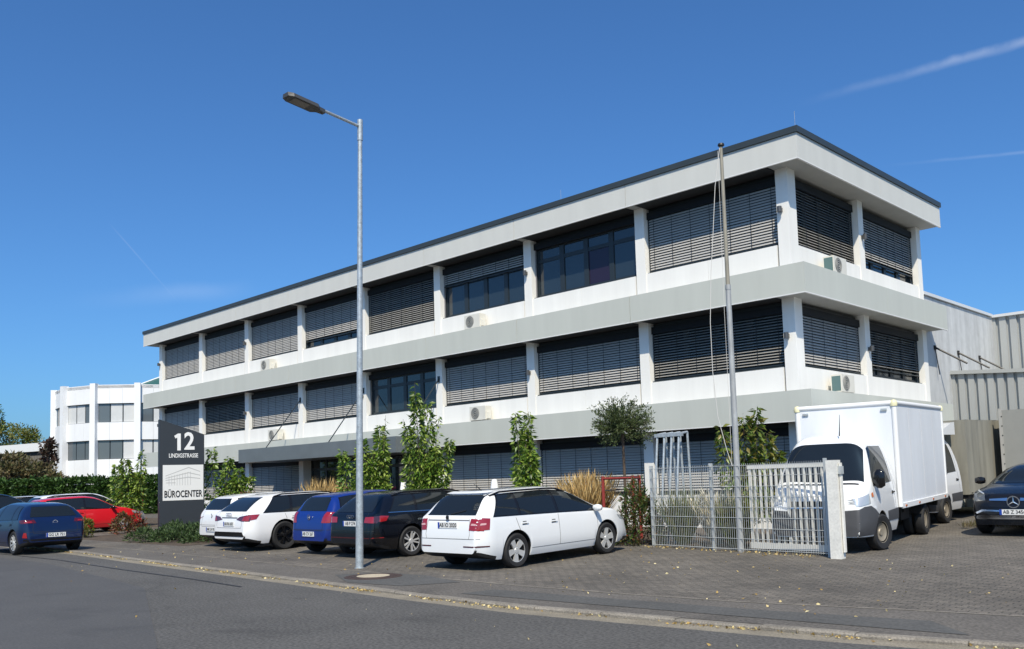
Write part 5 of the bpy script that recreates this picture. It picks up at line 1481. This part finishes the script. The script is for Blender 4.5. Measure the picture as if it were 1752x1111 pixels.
def shoot_tree(label, x, y, H, z_lo, shoots, n, ln=0.17, wd=0.06, mt=None, group='young leafy trees in the bed'):
    """upright young tree: leaves set along rising shoots"""
    t = thing('young_tree', label, 'tree', (x, y, gz(x, y)), group=group)
    tr = MB().tube([(0, 0, 0), (0.02, 0, z_lo + 0.3), (0.0, 0.02, H * 0.75)], 0.035, 7, 0.012)
    C, Dv = [], []
    tot = sum(s[3] for s in shoots)
    for (bx, tx, h, wgt, rad) in shoots:
        # along the picture's right vector, with a little depth
        dep0, dep1 = rng.uniform(-0.2, 0.2), rng.uniform(-0.35, 0.35)
        bx, tx = bx * 1.05, tx * 1.05
        b0 = np.array([rt.x * bx - rt.y * dep0 * 0.5, rt.y * bx + rt.x * dep0 * 0.5, z_lo])
        e0 = np.array([rt.x * tx - rt.y * dep1, rt.y * tx + rt.x * dep1, h])
        tr.tube([(0, 0, z_lo * 0.8), tuple(b0 * 0.6 + np.array([0, 0, z_lo * 0.4 + 0.15])), tuple(b0 * 0.4 + e0 * 0.6), tuple(e0)], 0.014, 5, 0.004)
        k = int(n * wgt / tot)
        s_ = rng.uniform(0, 1, k) ** 0.85
        P_ = b0 + (e0 - b0) * s_[:, None]
        rr_ = rad * 1.15 * (1.0 - 0.78 * s_ ** 1.4) * np.sqrt(rng.uniform(0.03, 1, k))
        th = rng.uniform(0, 2 * np.pi, k)
        P_ = P_ + np.stack([np.cos(th) * rr_, np.sin(th) * rr_, rng.normal(0, 0.04, k)], 1)
        d_ = np.stack([np.cos(th), np.sin(th), rng.uniform(-1.3, 0.25, k)], 1) + rng.normal(0, 0.25, (k, 3))
        C.append(P_); Dv.append(d_)
    tr.build('trunk', bark_m, t, True)
    link_mesh('crown', leaves_mesh('crown', np.concatenate(C), np.concatenate(Dv), ln, wd, mt or laurel_m), t)
    return t
shoot_tree('leafy young tree left of the lamp post before the entrance', -14.0, -2.9, 3.4, 0.7, [(-0.45, -0.75, 2.6, 3, 0.30), (-0.1, -0.15, 3.0, 4, 0.36), (0.2, 0.42, 3.45, 4, 0.30), (0.35, 0.55, 2.9, 3, 0.30), (0.0, 0.1, 2.2, 5, 0.55), (0.4, 0.62, 3.75, 0.25, 0.12)], 3400)
shoot_tree('tallest leafy young tree right of the lamp post below the tie rod', -11.1, -2.9, 4.3, 0.7, [(-0.1, -0.18, 4.25, 5, 0.30), (0.1, 0.1, 3.9, 4, 0.32), (-0.25, -0.45, 3.2, 3, 0.32), (0.3, 0.78, 2.75, 3, 0.22), (0.1, 0.45, 3.55, 0.5, 0.14), (0.15, 0.35, 2.5, 5, 0.45), (0.0, 0.05, 2.2, 5, 0.5), (-0.3, -0.55, 3.45, 0.3, 0.12), (-0.1, -0.2, 4.55, 0.25, 0.10)], 4300)
shoot_tree('slim leafy young tree behind the white estate car', -6.85, -2.9, 3.3, 0.8, [(-0.1, -0.22, 3.35, 2, 0.18), (0.1, 0.12, 3.35, 2, 0.18), (0.0, 0.02, 2.9, 5, 0.30), (0.05, 0.12, 2.3, 5, 0.36)], 2200)
shoot_tree('leafy shrub tree behind the flagpole and mesh fence', -0.25, -2.7, 2.6, 0.5, [(-0.3, -0.5, 2.55, 2, 0.26), (-0.1, -0.1, 2.75, 3, 0.28), (0.1, 0.18, 2.95, 2, 0.16), (0.3, 0.5, 2.4, 3, 0.32), (0.35, 0.7, 1.95, 3, 0.3), (0.0, 0.1, 1.9, 5, 0.55)], 2900, mt=mat('leaf_bronze', '#66692a', 0.4, leaf=True, leaf_cols=['#34491a', '#566f24', '#76893a', '#7d7136', '#44601f'], trans=0.3))
shoot_tree('leafy young tree right behind the sign pylon', -23.4, -2.9, 2.9, 0.6, [(-0.5, -0.5, 3.1, 3, 0.4), (0.0, 0.15, 2.7, 4, 0.4), (0.3, 0.55, 2.3, 4, 0.4), (0.4, 0.9, 1.95, 3, 0.3), (0.0, 0.2, 1.8, 5, 0.6)], 2600, ln=0.17, wd=0.075)
shoot_tree('loose young tree left of the sign pylon before the hedge', -29.3, -4.3, 3.0, 0.7, [(-0.35, -0.5, 2.7, 3, 0.45), (0.0, 0.0, 2.9, 4, 0.45), (0.3, 0.5, 3.3, 1.2, 0.25), (0.2, 0.6, 2.4, 3, 0.4), (0, 0, 2.0, 4, 0.6)], 2600, ln=0.17, wd=0.075)

# round-crowned tree
rt_ = thing('round_crown_tree', 'small tree with round clipped olive crown on a thin trunk', 'tree', (-3.38, -3.1, gz(0, -3.1)))
MB().tube([(0, 0, 0), (0.01, 0.01, 1.4), (0.0, 0.0, 2.6)], 0.04, 8, 0.03).build('trunk', bark_m, rt_, True)
tw_ = MB(); C, Dv = [], []
for i in range(210):
    d = unit(1)[0]; d[2] = d[2] * 0.9 + 0.18
    if d[2] < -0.55: d[2] *= -1
    d /= np.linalg.norm(d)
    ln_ = 0.62 * rng.uniform(0.8, 1.2) + (0.14 if d[2] > 0.5 else 0)
    c0_ = np.array([0, 0, 2.66]); e_ = c0_ + d * ln_ * np.array([1.12, 1.12, 0.98])
    if i % 3 == 0: tw_.tube([tuple(c0_), tuple(e_)], 0.007, 4, 0.002)
    k = 44
    s_ = rng.uniform(0.25, 1.0, k)
    P_ = c0_ + (e_ - c0_) * s_[:, None] + rng.normal(0, 0.022, (k, 3))
    C.append(P_); Dv.append(np.tile(d, (k, 1)) + rng.normal(0, 0.55, (k, 3)) + np.array([0, 0, 0.25]))
tw_.build('branches', bark_m, rt_)
link_mesh('crown', leaves_mesh('crown', np.concatenate(C), np.concatenate(Dv), 0.066, 0.024, olive_m), rt_)

def bush(name, label, x, y, rx, ry, rz_, n, ln, wd, mt, cat='bush', group=None, z0=0.0, shape=1.0, updir=0.35):
    t = thing(name, label, cat, (x, y, gz(x, y) + z0), group=group)
    k = max(5, n // 60)
    cl = unit(k); cl[:, 2] = np.abs(cl[:, 2]); rad = rng.uniform(0.45, 1.0, (k, 1)) ** 0.6
    cl = cl * rad * np.array([rx, ry, rz_])
    idx = rng.integers(0, k, n)
    d = unit(n)
    P_ = cl[idx] + d * np.array([rx, ry, rz_]) * 0.23 * rng.uniform(0.3, 1.0, (n, 1))
    P_[:, 2] = np.abs(P_[:, 2]) + 0.02
    dd = d + P_ / np.array([rx, ry, rz_]) * 0.6 + np.array([0, 0, updir])
    link_mesh('foliage', leaves_mesh('foliage', P_, dd, ln, wd, mt), t)
    st = MB()
    for i in range(6):
        e_ = cl[i % k] * 0.8
        st.tube([(0, 0, 0), tuple(e_ * 0.5 + np.array([0, 0, 0.05])), tuple(e_)], 0.012, 5, 0.004)
    st.build('stems', bark_m, t)
    return t
bush('red_leaf_bush', 'green and red leaved bush at the left end of the mesh fence', -2.35, -3.95, 0.62, 0.5, 1.35, 4200, 0.085, 0.034, mat('leaf_green_red', '#4a5a28', 0.45, leaf=True, leaf_cols=['#22351a', '#3c5224', '#56702e', '#6a4a30', '#3a4f22', '#7a3a2c'], trans=0.25))
bush('red_leaf_bush', 'red leaved bush between the sign pylon and the small white car', -20.2, -3.6, 0.95, 0.8, 1.35, 2600, 0.10, 0.045, red_leaf_m)
bush('red_leaf_bush', 'green and red bush left of the sign pylon in front of the red car', -24.3, -6.4, 0.8, 0.6, 0.85, 1500, 0.10, 0.045, red_leaf_m)
bush('low_bush', 'low green bush with red tips below the red hatchback', -23.9, -8.1, 0.45, 0.4, 0.62, 700, 0.09, 0.04, yellow_tree_m)
bush('low_bush', 'low yellow-green bush beside the dark blue hatchback', -23.2, -9.2, 0.5, 0.4, 0.6, 700, 0.09, 0.04, yellow_tree_m)
# juniper cover round the sign
for i, (x_, y_, a_, b_, h_) in enumerate(((-18.6, -8.0, 1.0, 0.8, 0.36), (-17.4, -7.6, 1.1, 0.8, 0.38), (-16.3, -7.2, 1.0, 0.8, 0.36), (-19.2, -6.9, 1.2, 0.9, 0.42), (-17.7, -6.5, 1.2, 0.9, 0.45), (-20.6, -6.0, 1.1, 0.9, 0.45))):
    bush('juniper', ('spreading juniper at the front left edge of the sign bed', 'spreading juniper at the front of the sign bed', 'spreading juniper at the front right of the sign bed beside the small white car',
         'juniper at the left in the second row of the sign bed', 'juniper in the middle of the second row of the sign bed', 'juniper right at the foot of the sign pylon')[i], x_, y_, a_, b_, h_, 1500, 0.12, 0.035, juniper_m, 'juniper', 'junipers around the sign pylon')
bush('lavender', 'tall thin lavender clump right of the sign pylon', -16.5, -6.0, 0.7, 0.6, 0.62, 1300, 0.22, 0.02, mat('leaf_lavender', '#50543c', 0.6, leaf=True, leaf_cols=['#3c4a26', '#545c38', '#6a5a66'], trans=0.2), 'lavender', updir=1.3)
# ornamental grasses
def grass_tuft(label, x, y, r, h, n, mt, plume=True):
    t = thing('ornamental_grass', label, 'grass', (x, y, gz(x, y)), group='ornamental grasses in the bed')
    th = rng.uniform(0, 2 * np.pi, n); rr_ = np.sqrt(rng.uniform(0, 1, n)) * r
    lean_ = rng.uniform(0.0, 0.55, n)
    base_ = np.stack([np.cos(th) * rr_ * 0.35, np.sin(th) * rr_ * 0.35, np.zeros(n)], 1)
    d = np.stack([np.cos(th) * lean_, np.sin(th) * lean_, np.ones(n)], 1)
    C = base_; me = leaves_mesh('blades', C, d, h, 0.02, mt, droop=0.35)
    link_mesh('blades', me, t)
    if plume:
        k = n // 2
        d2 = d[:k] / np.linalg.norm(d[:k], axis=1, keepdims=True)
        P_ = base_[:k] + d2 * h * rng.uniform(0.6, 1.0, (k, 1)); 
        link_mesh('plumes', leaves_mesh('plumes', P_, d2 + rng.normal(0, 0.12, (k, 3)), 0.30, 0.035, mt, 0.5), t)
    return t
grass_tuft('golden ornamental grass behind the nose of the white estate car', -4.55, -3.1, 0.55, 1.45, 900, straw_m)
grass_tuft('golden ornamental grass behind the white estate with black wheels', -17.2, -2.4, 0.6, 1.55, 500, straw_m)
grass_tuft('pale plumed grass behind the left half of the mesh fence', -0.55, -3.6, 0.32, 1.0, 330, pale_straw_m)
grass_tuft('green yellow grass behind the mesh fence beside the flagpole', 0.1, -3.9, 0.4, 1.0, 500, yellow_tree_m, False)
grass_tuft('green yellow grass behind the far left panel of the mesh fence', -1.35, -3.7, 0.4, 1.1, 500, yellow_tree_m, False)
# weeds at the foot of the trucks
wd_ = MB()
n = 900
C = np.stack([rng.uniform(2.6, 3.9, n), rng.uniform(1.8, 3.2, n), np.full(n, 0.0)], 1); C[:, 2] = 0.02 * (C[:, 1] + 10.2)
wo = link_mesh('weeds', leaves_mesh('weeds', C, np.stack([rng.normal(0, 0.4, n), rng.normal(0, 0.4, n), np.ones(n)], 1), 0.16, 0.012, dry_bush_m)); tag(wo, 'dry weeds growing at the foot of the rear truck', 'weeds', kind='stuff')

# hedge at the left
hq0, hq1 = yaw_ray(-40, 56), yaw_ray(300, 56)
hd_ = thing('hedge', 'long clipped green hedge behind the cars at the left', 'hedge', (hq0.x, hq0.y, 0.2))
dv_ = hq1 - hq0; Lh = dv_.length; uh = np.array([dv_.x, dv_.y]) / Lh; nh = np.array([-uh[1], uh[0]])
n = 15000
s_ = rng.uniform(0, Lh, n); tq = rng.uniform(-1, 1, n); zq = rng.uniform(0, 1, n)
edge_ = rng.uniform(0, 1, n) < 0.75
bumps = 0.13 * np.sin(s_ * 2.1) + 0.10 * np.sin(s_ * 5.3 + 1) + 0.08 * np.sin(s_ * 11.0)
tq = np.where(edge_, -1 + rng.uniform(0, 0.25, n), tq); zz = np.where(edge_, zq * 2.25, 2.05 + rng.uniform(0, 0.30, n)) + np.where(zq > 0.8, bumps, 0)
off_ = tq * 0.65 + bumps * 0.8
C = np.stack([uh[0] * s_ + nh[0] * off_, uh[1] * s_ + nh[1] * off_, zz], 1)
Dv = unit(n) + np.stack([-nh[0] * np.ones(n), -nh[1] * np.ones(n), 0.6 * np.ones(n)], 1) * 0.8
link_mesh('foliage', leaves_mesh('foliage', C, Dv, 0.22, 0.12, hedge_m), hd_)
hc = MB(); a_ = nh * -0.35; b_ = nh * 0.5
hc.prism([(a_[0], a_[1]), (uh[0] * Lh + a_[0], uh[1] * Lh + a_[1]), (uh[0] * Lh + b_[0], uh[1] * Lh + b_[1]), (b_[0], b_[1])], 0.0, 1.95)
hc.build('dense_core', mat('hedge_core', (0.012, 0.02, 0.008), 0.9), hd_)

def big_tree(label, x, y, H, rx, rz_, n, mt, trunk=1.2):
    t = thing('tree', label, 'tree', (x, y, 0.3), group='trees beyond the hedge')
    tb_ = MB().tube([(0, 0, 0), (0.1, 0, H * 0.4), (0, 0.1, H * 0.8)], 0.16, 8, 0.05)
    for i in range(6):
        a = i * 1.05; tb_.tube([(0.05, 0, H * (0.35 + 0.06 * i)), (math.cos(a) * rx * 0.6, math.sin(a) * rx * 0.6, H * (0.55 + 0.06 * i))], 0.06, 6, 0.02)
    tb_.build('trunk', bark_m, t, True)
    k = 46
    cl = unit(k) * rng.uniform(0.35, 1.0, (k, 1)) ** 0.5 * np.array([rx, rx, rz_]) + np.array([0, 0, H - rz_])
    idx = rng.integers(0, k, n); d = unit(n)
    P_ = cl[idx] + d * rx * 0.26 * rng.uniform(0.3, 1, (n, 1))
    link_mesh('crown', leaves_mesh('crown', P_, d + np.array([0, 0, 0.2]), 0.30, 0.16, mt), t)
q = yaw_ray(12, 112); big_tree('green yellowing tree above the warehouse roof at far left', q.x, q.y, 10.5, 3.6, 2.6, 5200, yellow_tree_m)
q = yaw_ray(-30, 112); big_tree('dark tree top at the left picture edge', q.x, q.y, 13.0, 2.4, 3.2, 3000, hedge_m)
q = yaw_ray(20, 66); big_tree('loose brownish shrub tree above the hedge at far left', q.x, q.y, 4.1, 1.9, 1.2, 2600, dry_bush_m)
q = yaw_ray(62, 66); big_tree('low green shrub tree before the warehouse', q.x, q.y, 3.5, 1.5, 1.0, 2000, dry_bush_m)
q = yaw_ray(80, 72); big_tree('dark narrow tree beside the round white building', q.x, q.y, 5.9, 0.55, 1.8, 1100, mat('leaf_dark_purple', '#3a2c26', 0.5, leaf=True, leaf_cols=['#2c2a1a', '#402c26', '#4a3a2c'], trans=0.2))

# ------------------------------------------------------------------ fallen leaves
n = 2500
xs_ = rng.uniform(-26, 9, n)
ky = np.array([kerb_y(v) for v in xs_])
clump = np.sin(xs_ * 1.7) + np.sin(xs_ * 4.1 + 2) + rng.normal(0, 0.7, n)
keep = clump > 0.1
xs_, ky = xs_[keep], ky[keep]; m_ = len(xs_)
ys_ = ky - np.abs(rng.normal(0, 0.055, m_)) - 0.02
C = np.stack([xs_, ys_, np.full(m_, 0.012)], 1)
k = 420
xr_ = rng.uniform(-16, 9, k); yr_ = rng.uniform(-16.5, -12.4, k)
k2 = 420
xp_ = rng.uniform(-15, 7.5, k2); yp_ = rng.uniform(-10.9, -4.8, k2)
yk2 = np.maximum(0.05, 0.02 * (yp_ + 10.2) + 0.012)
C = np.concatenate([C, np.stack([xr_[:30], yr_[:30], np.full(30, 0.012)], 1), np.stack([xp_, yp_, yk2], 1)])
kf = 260
xf_ = rng.uniform(-1.9, 2.4, kf); yf_ = np.interp(xf_, [-1.74, 2.58], [-4.4, -5.05]) + rng.normal(0, 0.12, kf)
C = np.concatenate([C, np.stack([xf_, yf_, 0.02 * (yf_ + 10.2) + 0.02], 1)])
Dv = np.stack([rng.normal(size=len(C)), rng.normal(size=len(C)), np.abs(rng.normal(0, 0.25, len(C)))], 1)
lit = link_mesh('fallen_leaves', leaves_mesh('fallen_leaves', C, Dv, 0.042, 0.026, mat('leaf_litter', '#c0a050', 0.7, leaf=True, leaf_cols=['#6e5630', '#a98f54', '#c9b57c', '#ddcfa0', '#b99a55', '#8a6f3a'], trans=0.1), 0.2, (0.35, 1.4)))
tag(lit, 'fallen yellow leaves along the gutter and on the paving', 'leaves', kind='stuff')
